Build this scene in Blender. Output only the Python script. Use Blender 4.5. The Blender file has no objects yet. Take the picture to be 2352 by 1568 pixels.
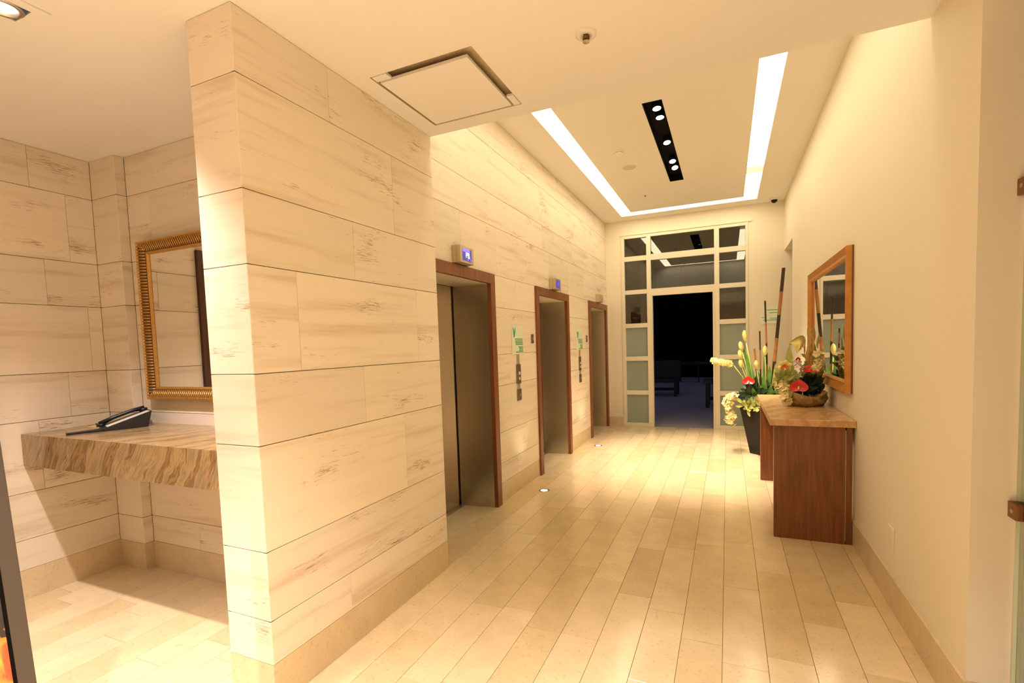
import bpy, bmesh, math, random
from mathutils import Vector, Matrix
random.seed(7)
scene = bpy.context.scene
COL = scene.collection

# ------------------------------------------------------------------ camera
IMG_W, IMG_H = 2352, 1568
CAM = Vector((1.7771, -1.3833, 1.5154))
YAW, PITCH, ROLL, FPX = 0.40856, -0.061099, -0.032605, 1109.94
PPX, PPY = 15.8, 76.5
_cy, _sy, _cp, _sp, _cr, _sr = (math.cos(YAW), math.sin(YAW), math.cos(PITCH), math.sin(PITCH), math.cos(ROLL), math.sin(ROLL))
FWD = Vector((-_sy * _cp, _cy * _cp, _sp)); _R = Vector((_cy, _sy, 0)); _U = _R.cross(FWD)
RIGHT = _cr * _R + _sr * _U; UPV = -_sr * _R + _cr * _U
cd = bpy.data.cameras.new('camera'); cam = bpy.data.objects.new('camera', cd); COL.objects.link(cam)
M = Matrix.Identity(4)
for i in range(3):
    M[i][0] = RIGHT[i]; M[i][1] = UPV[i]; M[i][2] = -FWD[i]; M[i][3] = CAM[i]
cam.matrix_world = M
cd.sensor_fit = 'HORIZONTAL'; cd.sensor_width = 36.0; cd.lens = FPX / IMG_W * 36.0
cd.shift_x = -PPX / IMG_W; cd.shift_y = PPY / IMG_W
cd.clip_start = 0.03; cd.clip_end = 100
scene.camera = cam

# ------------------------------------------------------------------ world and exposure
w = bpy.data.worlds.new('night'); scene.world = w; w.use_nodes = True
w.node_tree.nodes['Background'].inputs[0].default_value = (0.30, 0.32, 0.62, 1)
w.node_tree.nodes['Background'].inputs[1].default_value = 0.22
scene.view_settings.view_transform = 'Standard'; scene.view_settings.look = 'None'
scene.view_settings.gamma = 1; scene.view_settings.use_curve_mapping = False
scene.view_settings.exposure = 0.12

# light levels, tuned together
NEAR = (1.0, 0.87, 0.78)
E_SLOT = 8.1; W_TRAY = 235.0; W_UP = 10.0; W_DOWN = 335.0; W_ALC = 310.0
scene.cycles.max_bounces = 6; scene.cycles.diffuse_bounces = 4; scene.cycles.glossy_bounces = 3; scene.cycles.transparent_max_bounces = 8
scene.cycles.caustics_reflective = False; scene.cycles.caustics_refractive = False; scene.cycles.use_adaptive_sampling = True; scene.cycles.adaptive_threshold = 0.06

# ------------------------------------------------------------------ dimensions (metres)
H1, H2 = 2.894, 3.640           # low ceiling, lobby ceiling
PW, PL = 0.268, 1.392           # stone pier: width, length
XE = -0.228                     # elevator wall
XR, YB = 2.6076, 7.349          # right wall, back wall
YR = 0.906                      # near end of right wall
XA, YA = -2.33, 0.695           # alcove left and back walls
ZC = [0.19, 0.381, 0.68, 1.131, 1.432, 1.88, 2.181, 2.631, H1]
ZE = [0.19, 0.381, 0.68, 1.131, 1.432, 1.88, 2.181, 2.631, 2.92, 3.35, H2]

# ------------------------------------------------------------------ material helpers
def nmat(name):
    m = bpy.data.materials.new(name); m.use_nodes = True
    nt = m.node_tree; b = nt.nodes['Principled BSDF']
    return m, nt, b
def N(nt, t, **kw):
    n = nt.nodes.new(t)
    for k, v in kw.items(): setattr(n, k, v)
    return n
def setin(n, **kw):
    for k, v in kw.items(): n.inputs[k.replace('_', ' ')].default_value = v
def simple(name, col, rough=0.5, metal=0.0, spec=0.5, bump=0.0, bscale=60, var=0.0):
    m, nt, b = nmat(name)
    b.inputs['Base Color'].default_value = (*col, 1); b.inputs['Roughness'].default_value = rough
    b.inputs['Metallic'].default_value = metal; b.inputs['Specular IOR Level'].default_value = spec
    if bump or var:
        tc = N(nt, 'ShaderNodeTexCoord'); no = N(nt, 'ShaderNodeTexNoise'); setin(no, Scale=bscale, Detail=4.0)
        nt.links.new(tc.outputs['Object'], no.inputs['Vector'])
        if bump:
            bp = N(nt, 'ShaderNodeBump'); setin(bp, Strength=bump, Distance=0.004)
            nt.links.new(no.outputs['Fac'], bp.inputs['Height']); nt.links.new(bp.outputs['Normal'], b.inputs['Normal'])
        if var:
            rp = N(nt, 'ShaderNodeValToRGB')
            rp.color_ramp.elements[0].position = 0.3; rp.color_ramp.elements[1].position = 0.7
            rp.color_ramp.elements[0].color = (*[c * (1 - var) for c in col], 1); rp.color_ramp.elements[1].color = (*[min(1, c * (1 + var)) for c in col], 1)
            nt.links.new(no.outputs['Fac'], rp.inputs['Fac']); nt.links.new(rp.outputs['Color'], b.inputs['Base Color'])
    return m
def emit(name, col, s, sample=False):
    m, nt, b = nmat(name)
    b.inputs['Base Color'].default_value = (*col, 1)
    b.inputs['Emission Color'].default_value = (*col, 1); b.inputs['Emission Strength'].default_value = s
    if not sample: m.cycles.emission_sampling = 'NONE'
    return m
def ramp(nt, stops, interp='LINEAR'):
    r = N(nt, 'ShaderNodeValToRGB'); cr = r.color_ramp; cr.interpolation = interp
    while len(cr.elements) < len(stops): cr.elements.new(0.5)
    for e, (p, c) in zip(cr.elements, stops):
        e.position = p; e.color = (*c, 1) if len(c) == 3 else c
    return r
def pos_random(nt, scale):
    g = N(nt, 'ShaderNodeNewGeometry'); oi = N(nt, 'ShaderNodeObjectInfo')
    mul = N(nt, 'ShaderNodeVectorMath', operation='MULTIPLY'); mul.inputs[1].default_value = scale
    nt.links.new(g.outputs['Position'], mul.inputs[0])
    off = N(nt, 'ShaderNodeVectorMath', operation='SCALE'); off.inputs[0].default_value = (37, 91, 53)
    nt.links.new(oi.outputs['Random'], off.inputs['Scale'])
    add = N(nt, 'ShaderNodeVectorMath', operation='ADD')
    nt.links.new(mul.outputs[0], add.inputs[0]); nt.links.new(off.outputs[0], add.inputs[1])
    return add.outputs[0], oi
def mulcol(nt, a, b):
    mx = N(nt, 'ShaderNodeMix', data_type='RGBA', blend_type='MULTIPLY'); mx.inputs[0].default_value = 1
    nt.links.new(a, mx.inputs[6]); nt.links.new(b, mx.inputs[7]); return mx.outputs[2]

def travertine(name, base, vein, pit):
    m, nt, b = nmat(name)
    v1, oi = pos_random(nt, (0.55, 0.55, 9))
    n1 = N(nt, 'ShaderNodeTexNoise'); setin(n1, Scale=1.5, Detail=5.0, Roughness=0.6); nt.links.new(v1, n1.inputs['Vector'])
    c = ramp(nt, [(0.30, vein), (0.46, base), (0.75, tuple(min(1, x * 1.04) for x in base))]); nt.links.new(n1.outputs['Fac'], c.inputs['Fac'])
    v2, _ = pos_random(nt, (10, 10, 120))
    n2 = N(nt, 'ShaderNodeTexNoise'); setin(n2, Scale=1.5, Detail=4.0, Roughness=0.72); nt.links.new(v2, n2.inputs['Vector'])
    v3, _ = pos_random(nt, (1.6, 1.6, 6))
    n3 = N(nt, 'ShaderNodeTexNoise'); setin(n3, Scale=1.3, Detail=2.0); nt.links.new(v3, n3.inputs['Vector'])
    sm = N(nt, 'ShaderNodeMath', operation='MULTIPLY_ADD'); nt.links.new(n3.outputs['Fac'], sm.inputs[0]); sm.inputs[1].default_value = 0.9; nt.links.new(n2.outputs['Fac'], sm.inputs[2])
    r2 = ramp(nt, [(1.10 / 2, (0, 0, 0)), (1.0, (1, 1, 1))])
    hf = N(nt, 'ShaderNodeMapRange'); setin(hf, From_Min=1.12, From_Max=1.30); nt.links.new(sm.outputs[0], hf.inputs['Value'])
    nt.nodes.remove(r2)
    mx = N(nt, 'ShaderNodeMix', data_type='RGBA'); nt.links.new(hf.outputs[0], mx.inputs[0])
    nt.links.new(c.outputs['Color'], mx.inputs[6]); mx.inputs[7].default_value = (*pit, 1)
    fin = mulcol(nt, mx.outputs[2], oi.outputs['Color'])
    nt.links.new(fin, b.inputs['Base Color'])
    b.inputs['Roughness'].default_value = 0.55; b.inputs['Specular IOR Level'].default_value = 0.3
    return m
def limestone(name, base, rough, var=0.10):
    m, nt, b = nmat(name)
    v1, oi = pos_random(nt, (1, 1, 1))
    n1 = N(nt, 'ShaderNodeTexNoise'); setin(n1, Scale=7.0, Detail=6.0, Roughness=0.6); nt.links.new(v1, n1.inputs['Vector'])
    c = ramp(nt, [(0.3, tuple(x * (1 - var) for x in base)), (0.6, base), (0.8, tuple(min(1, x * (1 + var * .5)) for x in base))]); nt.links.new(n1.outputs['Fac'], c.inputs['Fac'])
    n2 = N(nt, 'ShaderNodeTexNoise'); setin(n2, Scale=55.0, Detail=3.0); nt.links.new(v1, n2.inputs['Vector'])
    r2 = ramp(nt, [(0.30, (0.86, 0.83, 0.78)), (0.40, (1, 1, 1))]); nt.links.new(n2.outputs['Fac'], r2.inputs['Fac'])
    nt.links.new(mulcol(nt, mulcol(nt, c.outputs['Color'], r2.outputs['Color']), oi.outputs['Color']), b.inputs['Base Color'])
    b.inputs['Roughness'].default_value = rough; b.inputs['Specular IOR Level'].default_value = 0.5
    return m
def onyx(name, cols, scale, tilt, fine=1.0):
    m, nt, b = nmat(name)
    g = N(nt, 'ShaderNodeNewGeometry'); wn = N(nt, 'ShaderNodeTexNoise'); setin(wn, Scale=3.2, Detail=3.0)
    nt.links.new(g.outputs['Position'], wn.inputs['Vector'])
    ctr = N(nt, 'ShaderNodeVectorMath', operation='MULTIPLY_ADD'); ctr.inputs[1].default_value = (.16, .16, .16); nt.links.new(wn.outputs['Color'], ctr.inputs[0]); nt.links.new(g.outputs['Position'], ctr.inputs[2])
    mp = N(nt, 'ShaderNodeMapping'); mp.inputs['Rotation'].default_value = tilt; nt.links.new(ctr.outputs[0], mp.inputs['Vector'])
    st = N(nt, 'ShaderNodeVectorMath', operation='MULTIPLY'); st.inputs[1].default_value = scale; nt.links.new(mp.outputs[0], st.inputs[0])
    n1 = N(nt, 'ShaderNodeTexNoise'); setin(n1, Scale=1.0, Detail=8.0, Roughness=0.62); nt.links.new(st.outputs[0], n1.inputs['Vector'])
    k = len(cols); r = ramp(nt, [(0.30 + 0.42 * i / (k - 1), c) for i, c in enumerate(cols)]); nt.links.new(n1.outputs['Fac'], r.inputs['Fac'])
    nt.links.new(r.outputs['Color'], b.inputs['Base Color']); b.inputs['Roughness'].default_value = 0.22
    return m
def wood(name, dark, light, axis_scale, rough=0.4):
    m, nt, b = nmat(name)
    g = N(nt, 'ShaderNodeNewGeometry'); mp = N(nt, 'ShaderNodeMapping'); mp.inputs['Scale'].default_value = axis_scale
    nt.links.new(g.outputs['Position'], mp.inputs['Vector'])
    no = N(nt, 'ShaderNodeTexNoise'); setin(no, Scale=1.0, Detail=6.0, Roughness=0.6, Distortion=0.3); nt.links.new(mp.outputs[0], no.inputs['Vector'])
    r = ramp(nt, [(0.3, dark), (0.7, light)]); nt.links.new(no.outputs['Fac'], r.inputs['Fac'])
    nt.links.new(r.outputs['Color'], b.inputs['Base Color']); b.inputs['Roughness'].default_value = rough
    return m
def steel(name, col, rough):
    m, nt, b = nmat(name)
    g = N(nt, 'ShaderNodeNewGeometry'); mp = N(nt, 'ShaderNodeMapping'); mp.inputs['Scale'].default_value = (180, 180, 2)
    nt.links.new(g.outputs['Position'], mp.inputs['Vector'])
    no = N(nt, 'ShaderNodeTexNoise'); setin(no, Scale=1.0, Detail=3.0); nt.links.new(mp.outputs[0], no.inputs['Vector'])
    r = ramp(nt, [(0.3, tuple(x * 0.92 for x in col)), (0.7, col)]); nt.links.new(no.outputs['Fac'], r.inputs['Fac'])
    nt.links.new(r.outputs['Color'], b.inputs['Base Color'])
    b.inputs['Metallic'].default_value = 1; b.inputs['Roughness'].default_value = rough
    return m
def glass(name, tint, ior=1.5, rough=0.0):
    m, nt, b = nmat(name); nt.nodes.remove(b)
    out = nt.nodes['Material Output']
    t = N(nt, 'ShaderNodeBsdfTransparent'); t.inputs[0].default_value = (*tint, 1)
    gl = N(nt, 'ShaderNodeBsdfGlossy'); gl.inputs['Roughness'].default_value = rough
    fr = N(nt, 'ShaderNodeFresnel'); fr.inputs['IOR'].default_value = ior
    mx = N(nt, 'ShaderNodeMixShader')
    nt.links.new(fr.outputs[0], mx.inputs[0]); nt.links.new(t.outputs[0], mx.inputs[1]); nt.links.new(gl.outputs[0], mx.inputs[2])
    nt.links.new(mx.outputs[0], out.inputs['Surface'])
    return m
def mirror_mat(name):
    m, nt, b = nmat(name)
    setin(b, Metallic=1.0, Roughness=0.0); b.inputs['Base Color'].default_value = (0.86, 0.87, 0.85, 1)
    return m
def poster_mat():
    m, nt, b = nmat('fiery_print')
    tc = N(nt, 'ShaderNodeTexCoord'); mp = N(nt, 'ShaderNodeMapping'); mp.inputs['Scale'].default_value = (9, 9, 5)
    nt.links.new(tc.outputs['Object'], mp.inputs['Vector'])
    no = N(nt, 'ShaderNodeTexNoise'); setin(no, Scale=1.3, Detail=3.0, Distortion=2.2); nt.links.new(mp.outputs[0], no.inputs['Vector'])
    fl = ramp(nt, [(0.30, (0.45, 0.02, 0.01)), (0.45, (0.8, 0.10, 0.03)), (0.55, (0.95, 0.36, 0.04)), (0.68, (1.0, 0.66, 0.12))]); nt.links.new(no.outputs['Fac'], fl.inputs['Fac'])
    sp = N(nt, 'ShaderNodeSeparateXYZ'); nt.links.new(tc.outputs['Object'], sp.inputs[0])
    zr = N(nt, 'ShaderNodeMapRange'); nt.links.new(sp.outputs['Z'], zr.inputs['Value']); setin(zr, From_Min=0.60, From_Max=0.92)
    ad = N(nt, 'ShaderNodeMath', operation='MULTIPLY_ADD'); nt.links.new(no.outputs['Fac'], ad.inputs[0]); ad.inputs[1].default_value = 0.9
    nt.links.new(zr.outputs[0], ad.inputs[2])
    dk = ramp(nt, [(0.62, (0, 0, 0)), (0.70, (1, 1, 1))]); nt.links.new(ad.outputs[0], dk.inputs['Fac'])
    top = ramp(nt, [(0.35, (0.015, 0.008, 0.01)), (0.66, (0.06, 0.025, 0.025)), (0.78, (0.30, 0.16, 0.12))]); nt.links.new(zr.outputs[0], top.inputs['Fac'])
    mx = N(nt, 'ShaderNodeMix', data_type='RGBA'); nt.links.new(dk.outputs['Color'], mx.inputs[0]); nt.links.new(fl.outputs['Color'], mx.inputs[6]); nt.links.new(top.outputs['Color'], mx.inputs[7])
    nt.links.new(mx.outputs[2], b.inputs['Base Color']); b.inputs['Roughness'].default_value = 0.25
    return m

MT = {
 'stone': travertine('travertine', (0.83, 0.738, 0.62), (0.70, 0.58, 0.44), (0.33, 0.21, 0.12)),
 'grout': simple('dark_joint', (0.16, 0.10, 0.06), 0.9),
 'base': limestone('tan_limestone', (0.70, 0.56, 0.36), 0.42),
 'floor': limestone('floor_limestone', (0.74, 0.59, 0.375), 0.16),
 'paint': simple('cream_paint', (0.83, 0.765, 0.63), 0.6, spec=0.25),
 'ceil': simple('ceiling_paint', (0.86, 0.83, 0.79), 0.8, spec=0.15),
 'ceil2': simple('lobby_ceiling_paint', (0.87, 0.835, 0.76), 0.8, spec=0.15),
 'frame_white': simple('cream_lacquer', (0.80, 0.74, 0.60), 0.4),
 'wood': wood('red_brown_wood', (0.15, 0.048, 0.016), (0.28, 0.095, 0.034), (45, 45, 3)),
 'wood_dark': wood('dark_wood', (0.055, 0.022, 0.012), (0.11, 0.045, 0.022), (30, 30, 2.5)),
 'steel': steel('brushed_steel', (0.62, 0.55, 0.46), 0.25),
 'steel_dark': steel('dark_brushed_steel', (0.30, 0.25, 0.19), 0.38),
 'floorlit_steel': simple('steel_painted_floorlit', (0.88, 0.80, 0.62), 0.45, 0.1),  # steel made pale, with the floor's reflected light put into its colour
 'alu': simple('satin_aluminium', (0.52, 0.47, 0.40), 0.35, 0.9),
 'bezel': simple('champagne_metal', (0.60, 0.50, 0.34), 0.4, 0.7),
 'black': simple('black_matte', (0.005, 0.0045, 0.004), 0.7, spec=0.1),
 'blackgloss': simple('black_lacquer', (0.010, 0.008, 0.007), 0.35, spec=0.25),
 'phone': simple('black_plastic', (0.010, 0.011, 0.013), 0.35),
 'white': simple('white_plastic', (0.80, 0.76, 0.70), 0.4),
 'paper': simple('note_paper', (0.80, 0.66, 0.36), 0.6),
 'gold': simple('aged_gold', (0.62, 0.36, 0.11), 0.36, 0.75, bump=0.1, bscale=120, var=0.2),
 'gold_dark': simple('gold_shadow_groove', (0.16, 0.08, 0.03), 0.5, 0.3),
 'grille': simple('speaker_grille', (0.66, 0.61, 0.52), 0.7),
 'amber': simple('amber_wood_frame', (0.56, 0.245, 0.055), 0.38, 0.25, var=0.12, bscale=18),
 'amber_dark': simple('brown_frame_edge', (0.20, 0.07, 0.02), 0.45, 0.1),
 'mirror': mirror_mat('mirror_silver'),
 'glass': glass('clear_glass', (0.93, 0.96, 0.94), 1.75),
 'glass_green': glass('green_edge_glass', (0.80, 0.88, 0.80)),
 'frost': simple('frosted_glass', (0.30, 0.36, 0.315), 0.32, 0.0, 0.5),
 'plaque': simple('pale_green_acrylic', (0.80, 0.88, 0.72), 0.2),
 'green_ink': simple('green_lettering', (0.13, 0.42, 0.22), 0.5),
 'blue': emit('blue_display', (0.05, 0.045, 0.30), 0.9),
 'blue2': emit('violet_display', (0.20, 0.15, 0.85), 1.1),
 'glyph': emit('pale_yellow_glyph', (0.85, 0.95, 0.55), 1.6),
 'slot': emit('lit_cove', (1.0, 0.84, 0.56), E_SLOT, True),
 'slotdim': emit('lit_cove_between_tubes', (1.0, 0.80, 0.42), 1.05),
 'bulb': emit('lamp_face', (1.0, 0.88, 0.70), 14.0),
 'bulb_up': emit('uplight_lens', (1.0, 0.93, 0.78), 9.0, True),
 'onyx': onyx('brown_onyx', [(0.12, 0.058, 0.022), (0.36, 0.225, 0.10), (0.20, 0.115, 0.05), (0.42, 0.28, 0.13), (0.27, 0.19, 0.10), (0.45, 0.31, 0.15), (0.18, 0.09, 0.04), (0.40, 0.26, 0.125)], (13, 1.6, 1.6), (0, -0.55, 0.25)),
 'onyx2': onyx('amber_marble', [(0.34, 0.17, 0.075), (0.56, 0.32, 0.14), (0.62, 0.38, 0.17), (0.46, 0.25, 0.115), (0.62, 0.38, 0.17), (0.52, 0.30, 0.14)], (5.5, 2.0, 2.5), (0, 0.3, 0.5)),
 'terrace': limestone('terrace_paving', (0.40, 0.38, 0.38), 0.35),
 'night': simple('black_backdrop', (0.005, 0.006, 0.004), 0.95, spec=0.0),
 'furn': simple('dark_terrace_furniture', (0.012, 0.011, 0.012), 0.5),
 'poster': poster_mat(),
 'standgrey': simple('grey_metal_stand', (0.075, 0.058, 0.046), 0.5, 0.2),
 # plants
 'leaf': simple('green_leaf', (0.10, 0.25, 0.035), 0.45, var=0.3, bscale=14),
 'leaf_dark': simple('dark_leaf', (0.018, 0.04, 0.012), 0.4, var=0.3, bscale=14),
 'leaf_pale': simple('pale_green_leaf', (0.42, 0.44, 0.12), 0.5, var=0.2, bscale=14),
 'stem': simple('pale_stem', (0.36, 0.44, 0.10), 0.5),
 'yellow': simple('yellow_bloom', (0.76, 0.66, 0.22), 0.5, var=0.2, bscale=25),
 'cream': simple('cream_bloom', (0.78, 0.66, 0.32), 0.6, var=0.15, bscale=30),
 'whitebloom': simple('white_bloom', (0.85, 0.72, 0.66), 0.6),
 'red': simple('red_bloom', (0.62, 0.022, 0.018), 0.3),
 'orange': simple('orange_bloom', (0.85, 0.13, 0.02), 0.4),
 'straw': simple('dry_grass', (0.58, 0.38, 0.12), 0.7, var=0.2, bscale=40),
 'cane': simple('brown_cane', (0.34, 0.14, 0.035), 0.4, var=0.2, bscale=20),
 'cane_black': simple('black_cane', (0.030, 0.014, 0.008), 0.4),
 'drift': simple('driftwood', (0.34, 0.22, 0.08), 0.8, bump=0.6, bscale=22, var=0.4),
}

# ------------------------------------------------------------------ mesh helpers
def world_org(p):
    v = Vector((0, 0, 0))
    while p is not None:
        v += p.location; p = p.parent
    return v
class MB:
    def __init__(s): s.v = []; s.f = []; s.m = []
    def add(s, vs, fs, mi=0):
        o = len(s.v); s.v += [tuple(x) for x in vs]; s.f += [tuple(i + o for i in f) for f in fs]; s.m += [mi] * len(fs); return s
    def box(s, a, b, mi=0):
        x0, y0, z0 = a; x1, y1, z1 = b
        vs = [(x0, y0, z0), (x1, y0, z0), (x1, y1, z0), (x0, y1, z0), (x0, y0, z1), (x1, y0, z1), (x1, y1, z1), (x0, y1, z1)]
        return s.add(vs, [(0, 3, 2, 1), (4, 5, 6, 7), (0, 1, 5, 4), (1, 2, 6, 5), (2, 3, 7, 6), (3, 0, 4, 7)], mi)
    def hexa(s, bot, top, mi=0):        # two quads, counter-clockwise from above
        return s.add(list(bot) + list(top), [(3, 2, 1, 0), (4, 5, 6, 7), (0, 1, 5, 4), (1, 2, 6, 5), (2, 3, 7, 6), (3, 0, 4, 7)], mi)
    def tube(s, pts, rad, n=8, mi=0, cap=True):
        pts = [Vector(p) for p in pts]
        if not isinstance(rad, (list, tuple)): rad = [rad] * len(pts)
        rings = []; up = Vector((0.13, 0.31, 1)).normalized()
        for i, p in enumerate(pts):
            d = (pts[min(i + 1, len(pts) - 1)] - pts[max(i - 1, 0)]).normalized()
            a = d.cross(up)
            if a.length < 1e-3: a = d.cross(Vector((1, 0, 0)))
            a.normalize(); b = d.cross(a)
            rings.append([p + rad[i] * (math.cos(2 * math.pi * k / n) * a + math.sin(2 * math.pi * k / n) * b) for k in range(n)])
        vs = [q for r in rings for q in r]; fs = []
        for i in range(len(pts) - 1):
            for k in range(n):
                fs.append((i * n + k, i * n + (k + 1) % n, (i + 1) * n + (k + 1) % n, (i + 1) * n + k))
        if cap: fs += [tuple(range(n))[::-1], tuple((len(pts) - 1) * n + k for k in range(n))]
        return s.add(vs, fs, mi)
    def lathe(s, c, prof, n=24, mi=0, axis='z'):
        vs = []; fs = []
        for r, h in prof:
            for k in range(n):
                a = 2 * math.pi * k / n
                q = (r * math.cos(a), r * math.sin(a), h)
                if axis == 'x': q = (h, r * math.cos(a), r * math.sin(a))
                if axis == 'y': q = (r * math.cos(a), h, r * math.sin(a))
                vs.append((c[0] + q[0], c[1] + q[1], c[2] + q[2]))
        for i in range(len(prof) - 1):
            for k in range(n):
                fs.append((i * n + k, i * n + (k + 1) % n, (i + 1) * n + (k + 1) % n, (i + 1) * n + k))
        return s.add(vs, fs, mi)
    def disc(s, c, r, n=24, mi=0, nrm=(0, 0, 1)):
        nv = Vector(nrm).normalized(); a = nv.orthogonal().normalized(); b = nv.cross(a); c = Vector(c)
        return s.add([c + r * (math.cos(2 * math.pi * k / n) * a + math.sin(2 * math.pi * k / n) * b) for k in range(n)], [tuple(range(n))], mi)
    def leaf(s, a, b, w, bend=(0, 0, 0), side=None, n=5, mi=0, fold=0.15):
        a, b, bend = Vector(a), Vector(b), Vector(bend); d = (b - a)
        sd = Vector(side) if side else d.cross(CAM - a)
        sd = sd.normalized() if sd.length > 1e-6 else Vector((1, 0, 0)); nv = sd.cross(d).normalized()
        vs = []; fs = []
        for i in range(n + 1):
            t = i / n; p = a + d * t + bend * (4 * t * (1 - t)); ww = w * (math.sin(math.pi * (0.08 + 0.92 * t)) ** 0.7 if t < 1 else 0.02)
            vs += [p - sd * ww * .5 + nv * ww * fold, p, p + sd * ww * .5 + nv * ww * fold]
        for i in range(n):
            o = 3 * i; fs += [(o, o + 1, o + 4, o + 3), (o + 1, o + 2, o + 5, o + 4)]
        return s.add(vs, fs, mi)
    def build(s, name, mats, parent=None, smooth=False, bevel=0.0, local=False, col=None, weld=False):
        me = bpy.data.meshes.new(name)
        org = Vector((0, 0, 0)) if (local or parent is None) else world_org(parent)
        me.from_pydata([(x - org.x, y - org.y, z - org.z) for x, y, z in s.v], [], s.f)
        if not isinstance(mats, (list, tuple)): mats = [mats]
        for m in mats: me.materials.append(MT[m] if isinstance(m, str) else m)
        for p, mi in zip(me.polygons, s.m): p.material_index = mi; p.use_smooth = smooth
        bm = bmesh.new(); bm.from_mesh(me)
        if weld: bmesh.ops.remove_doubles(bm, verts=bm.verts, dist=1e-5)
        bmesh.ops.recalc_face_normals(bm, faces=bm.faces)
        if bevel: bmesh.ops.bevel(bm, geom=list(bm.edges), offset=bevel, segments=2, profile=0.7, affect='EDGES', clamp_overlap=True)
        bm.to_mesh(me); bm.free()
        o = bpy.data.objects.new(name, me); COL.objects.link(o)
        if parent is not None: o.parent = parent
        if col: o.color = col
        return o
def tag(o, label, cat, group=None, kind=None):
    o['label'] = label; o['category'] = cat
    if group: o['group'] = group
    if kind: o['kind'] = kind
    return o
def struct(o, label=None, cat=None):
    o['kind'] = 'structure'
    if label: o['label'] = label
    if cat: o['category'] = cat
    return o
def empty(name, loc, label, cat, group=None, rz=0, kind=None):
    o = bpy.data.objects.new(name, None); COL.objects.link(o); o.location = loc; o.rotation_euler = (0, 0, rz); o.empty_display_size = 0.05
    return tag(o, label, cat, group, kind)
def cells(mb, us, vs, holes, fn):
    for i in range(len(us) - 1):
        for j in range(len(vs) - 1):
            cu, cv = (us[i] + us[i + 1]) / 2, (vs[j] + vs[j + 1]) / 2
            if any(h[0] < cu < h[1] and h[2] < cv < h[3] for h in holes): continue
            fn(us[i], us[i + 1], vs[j], vs[j + 1])
def spot(name, loc, target, power, col, angle, blend, radius, parent):
    d = bpy.data.lights.new(name, 'SPOT'); d.energy = power; d.color = col; d.spot_size = math.radians(angle); d.spot_blend = blend; d.shadow_soft_size = radius
    o = bpy.data.objects.new(name, d); COL.objects.link(o); o.parent = parent
    o.location = Vector(loc) - world_org(parent)
    o.rotation_euler = (Vector(target) - Vector(loc)).to_track_quat('-Z', 'Y').to_euler()
    return o
def text_part(s, size, mat, mtx, parent, name='lettering'):
    cu = bpy.data.curves.new(name, 'FONT'); cu.body = s; cu.size = size; cu.extrude = 0.0004; cu.align_x = 'CENTER'; cu.align_y = 'CENTER'
    t = bpy.data.objects.new(name + '_tmp', cu); COL.objects.link(t)
    dg = bpy.context.evaluated_depsgraph_get(); me = bpy.data.meshes.new_from_object(t.evaluated_get(dg))
    bpy.data.objects.remove(t)
    o = bpy.data.objects.new(name, me); COL.objects.link(o); me.materials.clear(); me.materials.append(MT[mat])
    me.transform(Matrix.Translation(-world_org(parent)) @ mtx); o.parent = parent
    return o

# ------------------------------------------------------------------ stone tiles
def tile(parent, axis, plane, sgn, u0, u1, v0, v1, mat='stone', th=0.02, name='stone_tile', gh=0.0016, gv=0.0007, ch=0.0012, tint=None):
    """one slab on a wall; axis 'x': wall plane x=plane facing sgn, u is y; axis 'y': plane y, u is x; v is height"""
    u0 += gv; u1 -= gv; v0 += gh; v1 -= gh
    def P(u, v, d): return (plane - sgn * d, u, v) if axis == 'x' else (u, plane - sgn * d, v)
    A = [P(u0, v0, th), P(u1, v0, th), P(u1, v1, th), P(u0, v1, th)]
    B = [P(u0, v0, ch), P(u1, v0, ch), P(u1, v1, ch), P(u0, v1, ch)]
    C = [P(u0 + ch, v0 + ch, 0), P(u1 - ch, v0 + ch, 0), P(u1 - ch, v1 - ch, 0), P(u0 + ch, v1 - ch, 0)]
    mb = MB(); fs = [(0, 3, 2, 1), (8, 9, 10, 11)]
    for k in range(4):
        n = (k + 1) % 4; fs += [(k, n, 4 + n, 4 + k), (4 + k, 4 + n, 8 + n, 8 + k)]
    mb.add(A + B + C, fs)
    t = tint if tint else random.choice([0.93, 0.96, 0.98, 1.0, 1.0, 1.02])
    return mb.build(name, mat, parent, col=(t, t * random.uniform(0.985, 1.0), t * random.uniform(0.96, 1.0), 1))
def courses(parent, axis, plane, sgn, segs, zs, splits, **kw):
    """segs: (u0,u1) or callable(z0,z1)->list of segments; splits: row -> list of u"""
    for r in range(len(zs) - 1):
        for (a, b) in (segs(zs[r], zs[r + 1]) if callable(segs) else segs):
            cuts = [a] + sorted(s for s in splits.get(r, []) if a + 0.05 < s < b - 0.05) + [b]
            for i in range(len(cuts) - 1):
                tile(parent, axis, plane, sgn, cuts[i], cuts[i + 1], zs[r], zs[r + 1], **kw)

# ================================================================== STRUCTURE
# ---- floor
fl = MB()
fl.box((-4.6, -6.2, -0.25), (4.4, YB + 0.12, -0.021))
fl.box((2.80, -6.1, -0.021), (4.3, YR, 0)); fl.box((-2.36, -6.1, -0.021), (2.80, -1.6, 0)); fl.box((-4.5, -1.7, -0.021), (-2.36, 0.62, 0))
fl.box((XR, YR + 0.3, -0.021), (4.3, YB, 0)); fl.box((-0.66, PL, -0.021), (XE - 0.02, YB, 0))
floor = struct(fl.build('floor', ['floor']), 'pale limestone floor laid in long planks', 'floor')
floor.color = (1, 1, 1, 1)
PWD = 0.1953; X0 = 0.184
known = {0: [0.688, 1.372], 1: [1.049, 1.953], 2: [1.793, 2.587], 3: [0.93, 1.71], 4: [1.579, 2.365], 5: [1.45, 2.14], 6: [2.226], 7: [1.111, 2.342], 8: [0.979, 1.749, 2.457],
         9: [2.012, 3.374], 10: [1.477, 2.566], 11: [1.77], 12: [1.398]}
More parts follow.
